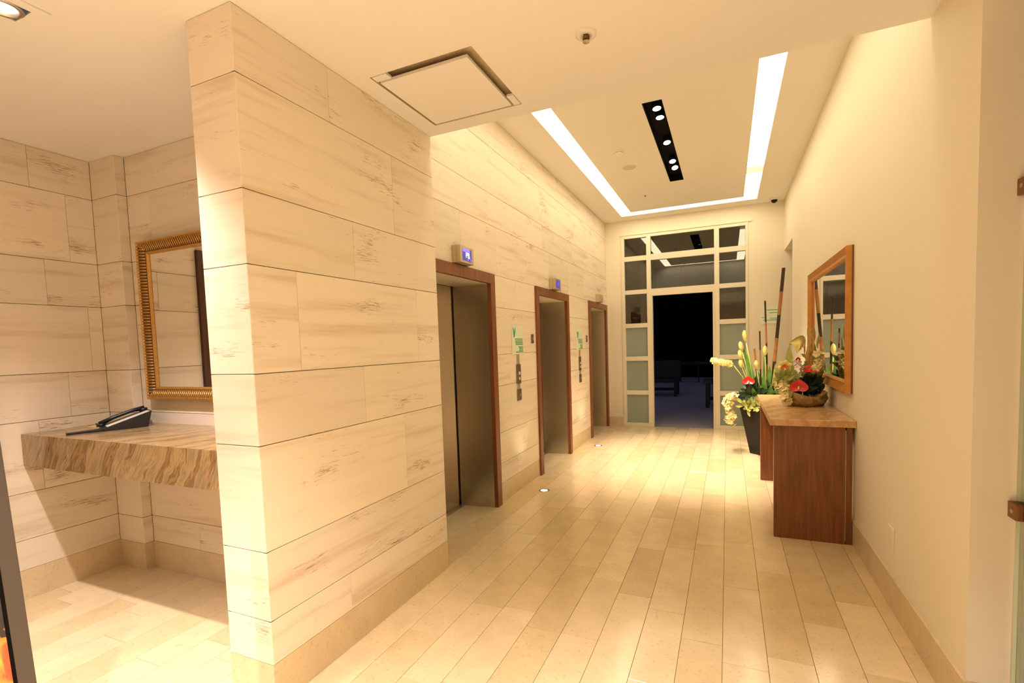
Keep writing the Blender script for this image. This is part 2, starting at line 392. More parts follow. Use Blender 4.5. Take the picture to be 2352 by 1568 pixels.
dark = {(5, 1.45): .88, (10, 1.477): .86, (11, 1.77): .84, (2, 1.0): .93, (3, 0.93): .90, (2, 1.793): .95, (4, 1.579): 1.04, (1, 1.049): .92, (8, 1.749): .95}
for k in range(-13, 14):
    xa = X0 + PWD * k; xb = xa + PWD
    xa_, xb_ = max(xa, XA - 0.015), min(xb, 2.80)
    if xb_ - xa_ < 0.02: continue
    if xb <= XE + 0.02: y0, y1 = -1.6, YA
    else: y0, y1 = -1.6, YB
    js = list(known.get(k, [random.uniform(0, .8)]))
    while js[-1] < y1 - 0.35: js.append(js[-1] + random.uniform(0.6, 0.95))
    while js[0] > y0 + 0.35: js.insert(0, js[0] - random.uniform(0.6, 0.95))
    js = [y0] + [j for j in js if y0 + .2 < j < y1 - .2] + [y1]
    for a, b in zip(js[:-1], js[1:]):
        x1 = min(xb_, XR) if a > YR - 0.05 else xb_
        x0_ = xa_ if a < YA - .1 or xa_ > XE - .02 else max(xa_, XE - 0.02)
        if x1 - x0_ < 0.02: continue
        g = 0.0009
        t = dark.get((k, a), random.choice([.90, .95, .97, 1.0, 1.0, 1.02, 1.03]))
        mb = MB(); ch = 0.001
        mb.hexa([(x0_ + g, a + g, -0.02), (x1 - g, a + g, -0.02), (x1 - g, b - g, -0.02), (x0_ + g, b - g, -0.02)],
                [(x0_ + g, a + g, -ch), (x1 - g, a + g, -ch), (x1 - g, b - g, -ch), (x0_ + g, b - g, -ch)])
        mb.hexa([(x0_ + g, a + g, -ch), (x1 - g, a + g, -ch), (x1 - g, b - g, -ch), (x0_ + g, b - g, -ch)],
                [(x0_ + g + ch, a + g + ch, 0), (x1 - g - ch, a + g + ch, 0), (x1 - g - ch, b - g - ch, 0), (x0_ + g + ch, b - g - ch, 0)])
        mb.build('floor_plank', 'floor', floor, col=(t, t * (0.97 if t < .96 else 1), t * (0.90 if t < .96 else 1), 1))

# ---- stone pier
pier = struct(MB().box((-PW + .02, 0.02, 0), (-.02, PL, H1)).build('wall_pier', 'grout'), 'travertine clad pier between alcove and elevator lobby', 'wall')
courses(pier, 'x', 0, 1, [(0.0, PL)], ZC, {0: [.473], 2: [.981], 3: [.647], 4: [.241, 1.152], 5: [.62], 6: [.967], 7: [.498]})
courses(pier, 'y', 0, -1, [(-PW, -0.0005)], ZC, {}, th=0.0199)
courses(pier, 'x', -PW, -1, [(0.0, YA)], ZC, {}, th=0.0198)
def base_board(name, boxes, label):
    mb = MB()
    for a, b in boxes: mb.box(a, b)
    return struct(mb.build(name, 'base'), label, 'baseboard')
base_board('baseboard_pier', [((-PW, 0, 0), (0, 0.0199, 0.19)), ((-.0199, 0.02, 0), (0.0, PL, 0.19)), ((-PW, 0.02, 0), (-PW + .0199, YA, 0.19))], 'tan stone baseboard around the foot of the travertine pier')

# ---- elevator wall
FR = [(1.475, 2.705), (3.77, 5.0), (6.065, 7.295)]; FT = 2.18
mb = MB()
cells(mb, [PL - 0.3, 1.555, 2.625, 3.85, 4.92, 6.145, 7.215, YB + .12], [0, 2.10, H2], [(1.555, 2.625, 0, 2.1), (3.85, 4.92, 0, 2.1), (6.145, 7.215, 0, 2.1)],
      lambda a, b, c, d: mb.box((-0.66, a, c), (XE - 0.02, b, d)))
wleft = struct(mb.build('wall_left', 'grout'), 'travertine clad wall with three elevator doors', 'wall')
def segE(z0, z1):
    if z1 > FT + 0.01: return [(PL, YB)]
    return [(PL, 1.48), (2.70, 3.775), (4.995, 6.07), (7.29, YB)]
courses(wleft, 'x', XE, 1, segE, ZE, {0: [3.151, 5.6], 1: [3.45], 2: [], 3: [3.05, 5.45], 4: [], 5: [3.237, 5.5], 6: [2.132, 2.80, 3.55, 4.3, 5.05, 5.8, 6.55], 7: [2.655, 4.069, 5.253, 6.4],
       8: [2.283, 3.991, 5.35, 6.5], 9: [2.727, 4.624, 6.1]})
base_board('baseboard_left', [((XE - .02, a, 0), (XE, b, 0.19)) for a, b in segE(0, .19)], 'tan stone baseboard along the elevator wall')

# ---- alcove walls
alb = struct(MB().box((XA - .3, YA + .02, 0), (-0.02, YA + .2, H1)).build('wall_alcove_back', 'grout'), 'travertine wall behind the onyx shelf', 'wall')
courses(alb, 'y', YA, -1, [(-2.04, -PW)], ZC, {0: [-1.526, -.9], 1: [-1.2], 2: [-.8], 3: [-1.25], 4: [-1.3, -.6], 5: [-.95], 6: [-1.794, -.9], 7: [-1.15]})
all_ = MB(); all_.box((XA - .14, 0.02, 0), (XA - .02, YA + .02, H1)); all_.box((XA - .14, -1.15, 2.385), (XA - .02, 0.02, H1)); all_.box((XA - .14, -6.1, 0), (XA - .02, -1.15, H1))
awl = struct(all_.build('wall_alcove_left', 'grout'), 'travertine side wall of the alcove', 'wall')
courses(awl, 'x', XA, 1, [(0.02, 0.632)], ZC, {0: [], 1: [], 2: [.238], 3: [.411], 4: [.553], 5: [.339], 6: [.479], 7: [.299]})
courses(awl, 'x', XA, 1, [(-2.3, -1.15), (-4.2, -2.3), (-6.0, -4.2)], ZC, {})
for a, b in ((-1.15, -.5), (-.5, 0.02)): tile(awl, 'x', XA, 1, a, b, 2.385, 2.631); tile(awl, 'x', XA, 1, a, b, 2.631, H1)
pil = struct(MB().box((XA - .02, .652, 0), (-2.06, YA + .02, H1)).build('wall_pilaster', 'grout'), 'narrow travertine pilaster in the alcove corner', 'wall')
courses(pil, 'y', .632, -1, [(XA, -2.04)], ZC, {})
courses(pil, 'x', -2.04, 1, [(.6325, YA)], ZC, {}, th=0.0195)
base_board('baseboard_alcove', [((-2.04, YA - .001, 0), (-PW, YA + .02, .19)), ((XA - .02, .031, 0), (XA, .632, .19)), ((XA, .632, 0), (-2.04, .6519, .19)), ((-2.0599, .652, 0), (-2.04, YA - .001, .19)), ((XA - .02, -6.0, 0), (XA, -1.15, .19))], 'tan stone baseboard around the alcove')

# ---- right wall with opening at its far end
wr = MB(); wr.box((XR, YR, 0), (2.95, 6.34, H2)); wr.box((XR, 6.34, 2.865), (2.95, YB, H2)); wr.box((2.95, YR, 0), (4.3, YR + .2, H1))
wright = struct(wr.build('wall_right', 'paint'), 'smooth cream painted wall beside the console', 'wall')
br = base_board('baseboard_right', [((XR - .012, YR - .012, 0), (XR, 6.34, .1816)), ((XR - .0, YR - .012, 0), (2.715, YR, .1816))], 'tan stone baseboard along the cream painted wall')
# ---- back wall
wb = MB(); GX0, GX1, GZ = 0.05, 2.09, 3.375
cells(wb, [XE, GX0, GX1, 4.3], [0, GZ, H2], [(GX0, GX1, 0, GZ)], lambda a, b, c, d: wb.box((a, YB, c), (b, YB + .12, d)))
wback = struct(wb.build('wall_back', 'paint'), 'cream painted end wall around the glazed doorway', 'wall')
base_board('baseboard_back', [((XE, YB - .012, 0), (GX0 - .02, YB, .16)), ((GX1 + .02, YB - .012, 0), (4.3, YB, .16))], 'tan stone baseboard below the end wall')
# corridor off the opening, and the rooms round the camera
cw = MB(); cw.box((2.95, 6.20, 0), (4.3, 6.34, 2.865)); cw.box((4.3, 6.2, 0), (4.42, YB + .12, 2.9)); cw.box((2.95, 6.2, 2.865), (4.42, YB + .12, 2.98))
struct(cw.build('wall_corridor', 'paint'), 'cream walls of the side corridor', 'wall')
fw = MB(); fw.box((XA - .14, -6.2, 0), (4.42, -6.0, H1)); fw.box((4.3, -6.0, 0), (4.42, YR + .2, H1))
struct(fw.build('wall_front', 'paint'), 'cream walls of the entrance hall', 'wall')
sw = MB(); sw.box((-4.6, -1.8, 0), (-4.5, .72, H1)); sw.box((-4.5, -1.8, 0), (XA - .14, -1.7, H1)); sw.box((-4.5, .62, 0), (XA - .14, .72, H1))
struct(sw.build('wall_side_room', 'paint'), 'cream walls of the side room', 'wall')
# ---- ceilings
HX0, HX1, HY0, HY1 = 0.115, 0.703, 0.668, 1.272
cl = MB()
cells(cl, [-4.6, -0.905, -0.695, HX0, HX1, 4.42], [-6.2, -.465, -.255, HY0, HY1, PL], [(HX0, HX1, HY0, HY1), (-0.905, -0.695, -.465, -.255)],
      lambda a, b, c, d: cl.box((a, c, H1), (b, d, H1 + .12)))
cl.box((XE, PL - .1, H1 + .12), (XR + .3, PL, H2 + .15))
struct(cl.build('ceiling', 'ceil'), 'plain low ceiling with a dropped edge', 'ceiling')
SL = (0.135, 0.322); SR = (2.015, 2.205); SB = (6.84, 7.04); SN = (1.47, 1.60); TX = (1.083, 1.256); TY = (3.19, 5.54)
c2 = MB()
cells(c2, [XE - .1, SL[0], SL[1], TX[0], TX[1], SR[0], SR[1], XR + .1], [PL, SN[0], SN[1], TY[0], TY[1], SB[0], SB[1], YB + .1],
      [(SL[0], SL[1], SN[0], SB[1]), (SR[0], SR[1], SN[0], SB[1]), (SL[0], SR[1], SB[0], SB[1]), (SL[0], SR[1], SN[0], SN[1]), (TX[0], TX[1], TY[0], TY[1])],
      lambda a, b, c, d: c2.box((a, c, H2), (b, d, H2 + .10)))
struct(c2.build('ceiling_lobby', 'ceil2'), 'raised lobby ceiling with a rectangle of light slots', 'ceiling')
struct(MB().box((-.5, PL - .1, H2 + .14), (3.0, YB + .2, H2 + .24)).build('ceiling_void', 'ceil2'), 'deck above the lobby ceiling', 'ceiling')

# ---- lit slots
cove = empty('cove_light', ((SL[0] + SR[1]) / 2, (SN[0] + SB[1]) / 2, H2 + .10), 'bright recessed strip light running as a rectangle around the lobby ceiling', 'light')
zc0, zc1 = H2 + .010, H2 + .018
def strip(x0, x1, y0, y1, m='slot'): return MB().box((x0, y0, zc0), (x1, y1, zc1)).build('light_strip', m, cove)
strip(SL[0], SL[1], SN[0], SB[1]); strip(SR[0], SR[1], SN[0], 5.50); strip(SR[0], SR[1], 5.50, 5.76, 'slotdim'); strip(SR[0], SR[1], 5.76, SB[1])
strip(SL[1], SR[0], SB[0], SB[1]); strip(SL[1], SR[0], SN[0], SN[1])

# ---- black tray with spot lamps
tray = empty('spotlight_tray', ((TX[0] + TX[1]) / 2, (TY[0] + TY[1]) / 2, H2 + .09), 'long black recessed ceiling tray holding five tilted spot lamps', 'light')
t = MB(); t.box((TX[0], TY[0], H2 + .085), (TX[1], TY[1], H2 + .095))
for a, b in (((TX[0], TY[0]), (TX[0] + .004, TY[1])), ((TX[1] - .004, TY[0]), (TX[1], TY[1])), ((TX[0], TY[0]), (TX[1], TY[0] + .004)), ((TX[0], TY[1] - .004), (TX[1], TY[1]))):
    t.box((a[0], a[1], H2 - .002), (b[0], b[1], H2 + .09))
t.build('tray', 'black', tray)
for (sx, sy), tgt in (((1.187, 3.40), (1.35, 4.55, 0)), ((1.191, 3.60), (1.15, 4.9, 0)), ((1.184, 4.25), (1.5, 5.0, 0)), ((1.181, 4.86), (1.35, 5.3, 0)), ((1.185, 5.10), (1.7, 5.2, 0))):
    c = Vector((sx, sy, H2 + .035)); d = (Vector(tgt) - c).normalized(); tilt = (d + Vector((0.05, -0.42, 0))).normalized()
    lamp = MB().tube([c - tilt * .045, c + tilt * .012], [.040, .048], 20).build('spot_lamp', 'black', tray, smooth=True)
    MB().disc(c + tilt * .0135, .037, 20, 0, tilt).build('lamp_face', 'bulb', lamp)
    spot('lamp_light', c + d * .06, tgt, W_TRAY, (1.0, .82, .62), 62, .8, .035, tray)

# ---- elevator doors
def elevator(n, y0, y1, label):
    e = empty('door_%d' % n, (XE, (y0 + y1) / 2, 0), label, 'elevator door', kind='structure')
    f = 0.024; lw = 0.09
    for a, b in ((y0, y0 + lw), (y1 - lw, y1)): MB().box((XE - .02, a, 0), (XE + f, b, FT - .095)).build('frame_leg', 'wood', e, bevel=.003)
    MB().box((XE - .02, y0, FT - .095), (XE + f, y1, FT)).build('frame_head', 'wood', e, bevel=.003)
    XD = -0.580; a0, a1 = y0 + lw, y1 - lw; s = .045; zt = FT - .095
    MB().hexa([(XD, a0 - .02, 0), (XE - .012, a0 - .02, 0), (XE - .012, a0 + .004, 0), (XD, a0 + s, 0)], [(XD, a0 - .02, zt), (XE - .012, a0 - .02, zt), (XE - .012, a0 + .004, zt), (XD, a0 + s, zt)]).build('side_jamb', 'steel', e)
    MB().hexa([(XD, a1 - s, 0), (XE - .012, a1 - .004, 0), (XE - .012, a1 + .02, 0), (XD, a1 + .02, 0)], [(XD, a1 - s, zt), (XE - .012, a1 - .004, zt), (XE - .012, a1 + .02, zt), (XD, a1 + .02, zt)]).build('side_jamb', 'steel', e)
    MB().box((XD, a0 - .02, zt - .004), (XE - .012, a1 + .02, zt + .016)).build('head_lining', 'floorlit_steel', e)  # steel underside, coloured pale as if catching light off the floor
    ym = (a0 + a1) / 2
    for a, b in ((a0 + s + .012, ym - .003), (ym + .003, a1 - s - .012)): MB().box((XD - .045, a, .006), (XD - .012, b, zt)).build('door_leaf', 'steel', e, bevel=.002)
    MB().box((XD - .075, a0 - .02, 0), (XD - .06, a1 + .02, zt + .02)).build('shaft_backing', 'black', e)
    MB().box((XD - .05, a0, -.001), (XD + .04, a1, .003)).build('sill', 'alu', e)
elevator(1, *FR[0], 'brushed steel elevator door in brown wood frame right beside the stone pier')
elevator(2, *FR[1], 'brushed steel elevator door in brown wood frame between the two green plaques')
elevator(3, *FR[2], 'brushed steel elevator door in brown wood frame beside the glazed end wall')

# ---- glazed screen in the end wall
win = empty('window_1', ((GX0 + GX1) / 2, YB + .04, 0), 'cream framed glazed screen with open doorway, clear and frosted panes', 'window', kind='structure')
fy0, fy1 = YB - .012, YB + .07
def bar(name, x0, x1, z0, z1, y0=fy0, y1=fy1): return MB().box((x0, y0, z0), (x1, y1, z1)).build(name, 'frame_white', win, bevel=.003)
zr = [(0.0, .056), (.565, .642), (1.170, 1.247), (1.755, 1.832), (2.345, 2.420), (2.925, 3.008), (3.322, GZ)]
bar('stile', GX0, .108, 0, GZ); bar('stile', .488, .562, 0, GZ); bar('stile', 1.583, 1.660, 0, GZ); bar('stile', 2.052, GX1, 0, GZ)
for z0, z1 in zr:
    bar('rail', .108, .488, z0, z1); bar('rail', 1.660, 2.052, z0, z1)
for z0, z1 in ((2.300, 2.420), (2.915, 3.018), (3.322, GZ)): bar('rail', .562, 1.583, z0, z1)
bar('door_jamb', .562, .582, 0, 2.30, YB - .02, YB + .08); bar('door_jamb', 1.556, 1.583, 0, 2.30, YB - .02, YB + .08)
bar('cornice', GX0 - .02, GX1 + .05, GZ, GZ + .028, YB - .025, YB + .02)
for x0, x1 in ((.108, .488), (1.660, 2.052)):
    for i in range(6):
        MB().box((x0, YB + .026, zr[i][1]), (x1, YB + .032, zr[i + 1][0])).build('frosted_pane' if i < 3 else 'clear_pane', 'frost' if i < 3 else 'glass', win)
MB().box((.562, YB + .026, 2.42), (1.583, YB + .032, 2.915)).build('clear_pane', 'glass', win)
MB().box((.562, YB + .026, 3.018), (1.583, YB + .032, 3.322)).build('clear_pane', 'glass', win)

# ---- doorway with dark wood frame in the alcove side wall (seen in the gilt mirror)
dw = empty('door_4', (XA, -.54, 0), 'dark wood doorway casing in the alcove side wall', 'doorway', kind='structure')
for a, b in ((-.085, .03), (-1.165, -1.05)): MB().box((XA - .16, a, 0), (XA + .03, b, 2.31)).build('frame_leg', 'wood_dark', dw, bevel=.003)
MB().box((XA - .16, -1.165, 2.31), (XA + .03, .03, 2.40)).build('frame_head', 'wood_dark', dw, bevel=.003)

# ================================================================== OUTSIDE (night terrace)
struct(MB().box((-9, YB + .12, -.25), (12, 22, -.02)).build('terrace', 'terrace'), 'dark paved terrace outside the doorway', 'terrace')
hd = MB()  # invented black mass that hides the sky glow behind the terrace
for i in range(40):
    x = -9 + i * .53; hd.box((x, 19.5 + random.uniform(-.15, .1), -.02), (x + .55, 20.6, 7.0 + random.uniform(-.3, .3)))
tag(hd.build('backdrop', 'night'), 'tall black hedge added to hide the sky beyond the terrace', 'backdrop')
def bench(loc, L, D, hgt, label, back=False):
    e = empty('terrace_bench', loc, label, 'bench'); x, y, z = loc
    MB().box((x, y, z + hgt - .08), (x + L, y + D, z + hgt)).build('seat', 'furn', e, bevel=.01)
    for dx in (.04, L - .12):
        for dy in (.04, D - .12): MB().box((x + dx, y + dy, z), (x + dx + .08, y + dy + .08, z + hgt - .08)).build('leg', 'furn', e)
    MB().box((x + .04, y + D - .06, z + .1), (x + L - .04, y + D - .02, z + .18)).build('stretcher', 'furn', e)
    if back: MB().box((x, y + D - .06, z + hgt), (x + L, y + D, z + hgt + .5)).build('backrest', 'furn', e, bevel=.01)
bench((-1.2, 12.3, -.02), 1.75, .75, .46, 'low dark bench on the terrace in front of the hedge', True)
bench((1.28, 10.1, -.02), 1.4, .7, .62, 'dark bench on the terrace behind the door jamb')
rl = empty('terrace_railing', (1.5, 17, -.02), 'thin dark rail at the far edge of the terrace', 'railing')
MB().box((-1.0, 16.98, .62), (3.2, 17.06, .72)).build('top_rail', 'furn', rl)
for i in range(8): MB().box((-1.0 + i * .6, 17, -.02), (-.96 + i * .6, 17.04, .62)).build('baluster', 'furn', rl)

# ================================================================== OBJECTS
# ---- onyx shelf
sh = MB(); sh.box((XA, .145, .857), (-PW, .632, 1.056)); sh.box((-2.04, .632, .857), (-PW, YA, 1.056))
tag(sh.build('onyx_shelf', 'onyx'), 'thick brown veined onyx shelf spanning the alcove under the gilt mirror', 'shelf')

# ---- gilt mirror in the alcove
def rect_frame(parent, P, u0, u1, v0, v1, prof, mat, name='frame_side'):
    """mitred frame; P(u,v,d) maps to world; prof = [(inset, depth)...] from outer back to inner"""
    cs = [(u0, v0, 1, 1), (u1, v0, -1, 1), (u1, v1, -1, -1), (u0, v1, 1, -1)]
    for k in range(4):
        a, b = cs[k], cs[(k + 1) % 4]; vs = []; n = len(prof)
        for (u, v, su, sv) in (a, b):
            for ins, dep in prof: vs.append(P(u + su * ins, v + sv * ins, dep))
        MB().add(vs, [(i, i + 1, n + i + 1, n + i) for i in range(n - 1)] + [tuple(range(n))[::-1], tuple(range(n, 2 * n))]).build(name, mat, parent)
MX0, MX1, MZ0, MZ1 = -1.898, -.86, 1.228, 2.292
gm = empty('gilt_mirror', ((MX0 + MX1) / 2, YA, MZ0), 'rectangular mirror in a ribbed gilt frame above the onyx shelf', 'mirror')
PB = lambda u, v, d: (u, YA - .001 - d, v)
rect_frame(gm, PB, MX0, MX1, MZ0, MZ1, [(0, 0), (0, .050), (.010, .052), (.014, .044), (.062, .022), (.066, .026), (.074, .028), (.084, .018), (.084, 0)], 'gold')
rect_frame(gm, PB, MX0 + .016, MX1 - .016, MZ0 + .016, MZ1 - .016, [(0, .030), (.0, .0435), (.046, .0225), (.046, .010)], 'gold_dark', 'rib_bed')
rb = MB()
def ribs(u0, u1, v, sv, vert):
    n = int(abs(u1 - u0) / .0200)
    for i in range(n + 1):
        u = u0 + (u1 - u0) * i / n
        p0, p1 = (PB(u, v + sv * .012, .047), PB(u, v + sv * .062, .024)) if not vert else (PB(v + sv * .012, u, .047), PB(v + sv * .062, u, .024))
        rb.tube([p0, p1], .0052, 5)
ribs(MX0 + .03, MX1 - .03, MZ0, 1, False); ribs(MX0 + .03, MX1 - .03, MZ1, -1, False); ribs(MZ0 + .03, MZ1 - .03, MX0, 1, True); ribs(MZ0 + .03, MZ1 - .03, MX1, -1, True)
rbo = rb.build('ribbing', 'gold', gm, smooth=True); rbo['kind'] = 'stuff'
rect_frame(gm, PB, MX0 + .062, MX1 - .062, MZ0 + .062, MZ1 - .062, [(0, .018), (.0, .0265), (.004, .0275), (.006, .02)], 'gold_dark', 'inner_groove')
MB().box((MX0 + .08, YA - .016, MZ0 + .08), (MX1 - .08, YA - .012, MZ1 - .08)).build('mirror_glass', 'mirror', gm)

# ---- desk phone, cord handset and notepad on the shelf
ph = empty('desk_phone', (-1.88, .50, 1.056), 'black desk telephone with a white keypad strip on the onyx shelf', 'telephone', rz=math.radians(72))
# local x runs from the low front to the high back, local y to the wall
MB().hexa([(-.13, -.085, .0), (.10, -.085, .0), (.10, .085, 0), (-.13, .085, 0)], [(-.13, -.085, .02), (.125, -.085, .105), (.125, .085, .105), (-.13, .085, .02)]).build('body', 'phone', ph, bevel=.005, local=True)
def onslope(x): return .02 + (x + .13) * .085 / .255
MB().hexa([(-.11, -.078, onslope(-.11) - .004), (.112, -.078, onslope(.112) - .004), (.112, -.005, onslope(.112) - .004), (-.11, -.005, onslope(-.11) - .004)],
          [(-.11, -.078, onslope(-.11) + .002), (.112, -.078, onslope(.112) + .002), (.112, -.005, onslope(.112) + .002), (-.11, -.005, onslope(-.11) + .002)]).build('keypad_strip', 'white', ph, local=True)
hs = MB(); hs.tube([(-.13, .055, .036), (-.06, .055, .070), (.04, .055, .104), (.11, .055, .116)], [.016, .012, .012, .016], 10)
hs.tube([(-.125, .055, .038), (-.122, .055, .024)], [.022, .024], 12); hs.tube([(.105, .055, .116), (.106, .055, .092)], [.022, .024], 12)
hs.build('handset', 'phone', ph, smooth=True, local=True)
MB().hexa([(-.30, -.05, 0), (-.13, -.07, 0), (-.13, -.01, 0), (-.30, -.01, 0)], [(-.30, -.05, .012), (-.13, -.07, .016), (-.13, -.01, .016), (-.30, -.01, .012)]).build('message_tray', 'phone', ph, bevel=.003, local=True)
npd = empty('notepad', (-2.13, .50, 1.056), 'small cream notepad lying beside the black telephone', 'notepad', rz=.25)
MB().box((-.075, -.05, 0), (.075, .05, .012)).build('sheets', 'paper', npd, local=True)
MB().box((-.076, -.051, .012), (-.055, .051, .014)).build('binding', 'cane', npd, local=True)
pen = empty('pen', (-2.10, .50, 1.071), 'slim dark pen lying on the cream notepad', 'pen', rz=.6)
MB().tube([(-.07, 0, .004), (.06, 0, .004), (.072, 0, .004)], [.004, .004, .001], 8).build('barrel', 'phone', pen, smooth=True, local=True)
MB().box((-.068, -.001, .008), (-.035, .001, .0095)).build('clip', 'alu', pen, local=True)

# ---- poster stand at the alcove entrance
ps = empty('poster_stand', (-.300, -.612, 0), 'grey metal poster stand with a fiery red and orange print', 'poster stand', rz=math.radians(-109.5))
ps.rotation_euler = (0, math.radians(2.0), math.radians(-109.5))
# local x runs away from the visible edge along the board, local y is the face normal (towards +y)
PH, PWI = 1.75, .62
MB().box((.0, -.02, 0.06), (.040, .022, PH)).build('frame_upright', 'standgrey', ps, bevel=.002, local=True)
MB().box((PWI - .04, -.02, 0.06), (PWI, .022, PH)).build('frame_upright', 'standgrey', ps, bevel=.002, local=True)
MB().box((.04, -.02, PH - .04), (PWI - .04, .022, PH)).build('frame_rail', 'standgrey', ps, local=True)
MB().box((.04, -.02, .06), (PWI - .04, .022, .10)).build('frame_rail', 'standgrey', ps, local=True)
MB().box((.04, -.012, .10), (PWI - .04, .004, PH - .04)).build('black_border', 'black', ps, local=True)
MB().box((.050, .004, .11), (PWI - .050, .007, PH - .05)).build('poster', 'poster', ps, local=True)
MB().box((-.02, -.19, 0), (PWI + .02, .15, .05)).build('foot', 'standgrey', ps, bevel=.006, local=True)

# ---- ceiling fittings on the low ceiling
def downlight(x, y, label, tgt, power, col, ang=80, blend=.6):
    e = empty('downlight', (x, y, H1), label, 'downlight', 'square recessed downlights of the low ceiling')
    m = MB(); o, i = .104, .062
    z0 = H1 - .006
    cells(m, [x - o, x - i, x + i, x + o], [y - o, y - i, y + i, y + o], [(x - i, x + i, y - i, y + i)], lambda a, b, c, d: m.box((a, c, z0), (b, d, H1 - .0005)))
    m.build('trim_plate', 'ceil', e)
    MB().lathe((x, y, H1), [(.064, -.007), (.056, -.014), (.046, -.010), (.042, .03), (.0, .032)], 28).build('gimbal_ring', 'alu', e, smooth=True)
    MB().lathe((x, y, H1 - .004), [(.041, .0), (.03, -.006), (.0, -.008)], 24).build('lamp_face', 'bulb', e, smooth=True)
    spot('lamp_light', (x, y, H1 - .03), tgt, power, col, ang, blend, .03, e)
downlight(-.80, -.36, 'square white recessed downlight in the ceiling in front of the onyx shelf', (-.80, -.33, 0), W_ALC, (1.0, .86, .80), 106, 0.9)
for (x, y) in ((-.8, -1.9), (.7, -1.45), (2.2, -1.45), (.7, -2.6), (2.2, -2.6), (3.6, -1.0)):  # invented downlights behind the camera, added to light the near hall
    downlight(x, y, 'added unseen downlight in the entrance hall ceiling', (x, y + .25, 0), W_DOWN, NEAR, 88)

hp = empty('ceiling_hatch', ((HX0 + HX1) / 2, (HY0 + HY1) / 2, H1), 'square white ceiling access panel with dark open gaps, above the stone pier side', 'access panel')
bx = MB(); bx.box((HX0, HY0, H1 + .05), (HX1, HY1, H1 + .06))
for a, b in (((HX0 - .002, HY0), (HX0 + .001, HY1)), ((HX1 - .001, HY0), (HX1 + .002, HY1)), ((HX0, HY0 - .002), (HX1, HY0 + .001)), ((HX0, HY1 - .001), (HX1, HY1 + .002))): bx.box((a[0], a[1], H1 + .002), (b[0], b[1], H1 + .055))
bx.build('opening_lining', 'base', hp)
MB().box((HX0 + .020, HY0 + .062, H1 - .004), (HX1 - .055, HY1 - .022, H1 + .012)).build('panel', 'ceil', hp, bevel=.002)
MB().box((HX0 + .012, HY0 + .004, H1 - .002), (HX0 + .10, HY0 + .050, H1 + .010)).build('corner_tab', 'ceil', hp)
MB().box((HX1 - .043, HY1 - .12, H1 - .002), (HX1 - .004, HY1 - .014, H1 + .010)).build('corner_tab', 'ceil', hp)
MB().box((HX0 + .13, HY0 + .02, H1 + .025), (HX0 + .15, HY0 + .04, H1 + .05)).build('latch', 'alu', hp)

def sprinkler(x, y, z, s, label):
    e = empty('fire_sprinkler', (x, y, z), label, 'sprinkler')
    MB().lathe((x, y, z), [(.042 * s, -.0005), (.040 * s, -.006 * s), (.022 * s, -.012 * s), (.018 * s, -.004 * s), (0, -.003 * s)], 28).build('escutcheon', 'white', e, smooth=True)
    MB().lathe((x, y, z), [(.011 * s, -.004 * s), (.011 * s, -.014 * s), (.007 * s, -.019 * s), (.0, -.020 * s)], 14).build('nozzle', 'gold_dark', e, smooth=True)
    a = MB(); a.tube([(x - .011 * s, y, z - .010 * s), (x - .011 * s, y, z - .022 * s), (x, y, z - .028 * s)], .0025 * s, 6); a.tube([(x + .011 * s, y, z - .010 * s), (x + .011 * s, y, z - .022 * s), (x, y, z - .028 * s)], .0025 * s, 6); a.build('yoke', 'gold_dark', e)
    MB().lathe((x, y, z - .028 * s), [(0, 0), (.014 * s, -.001), (.014 * s, -.003 * s), (0, -.004 * s)], 16).build('deflector', 'alu', e)
sprinkler(1.204, .82, H1, 1.15, 'round white sprinkler head with dark nozzle on the low ceiling')
sprinkler(.688, 5.986, H2, .8, 'small sprinkler head on the lobby ceiling near the end wall')
sm = empty('smoke_detector', (.677, 4.16, H2), 'white smoke detector on the lobby ceiling beside the black lamp tray', 'smoke detector')
MB().lathe((.677, 4.16, H2), [(.055, -.0005), (.055, -.012), (.050, -.016)], 28).build('base', 'ceil2', sm, smooth=True)
MB().lathe((.677, 4.16, H2), [(.050, -.016), (.046, -.03), (.034, -.045), (0, -.047)], 28).build('cover', 'ceil2', sm, smooth=True)
MB().lathe((.677, 4.16, H2), [(.047, -.024), (.049, -.026), (.046, -.028)], 28).build('vent_ring', 'grout', sm)
spk = empty('ceiling_speaker', (.69, 4.72, H2), 'flat round cream speaker grille on the lobby ceiling', 'speaker')
MB().lathe((.69, 4.72, H2), [(.085, -.0005), (.085, -.006), (.078, -.009)], 32).build('rim', 'ceil2', spk, smooth=True)
MB().lathe((.69, 4.72, H2), [(.078, -.007), (.05, -.0085), (0, -.009)], 32).build('grille', 'grille', spk, smooth=True)
dc = empty('dome_camera', (2.45, 7.16, H2), 'small dark dome security camera on the ceiling by the end wall', 'camera')
MB().lathe((2.45, 7.16, H2), [(.062, -.0005), (.062, -.02), (.052, -.026), (0, -.026)], 28).build('base', 'white', dc, smooth=True)
MB().lathe((2.45, 7.16, H2 - .024), [(.046, 0)] + [(.046 * math.cos(a * math.pi / 14), -.046 * math.sin(a * math.pi / 14)) for a in range(1, 8)], 24).build('dome', 'blackgloss', dc, smooth=True)

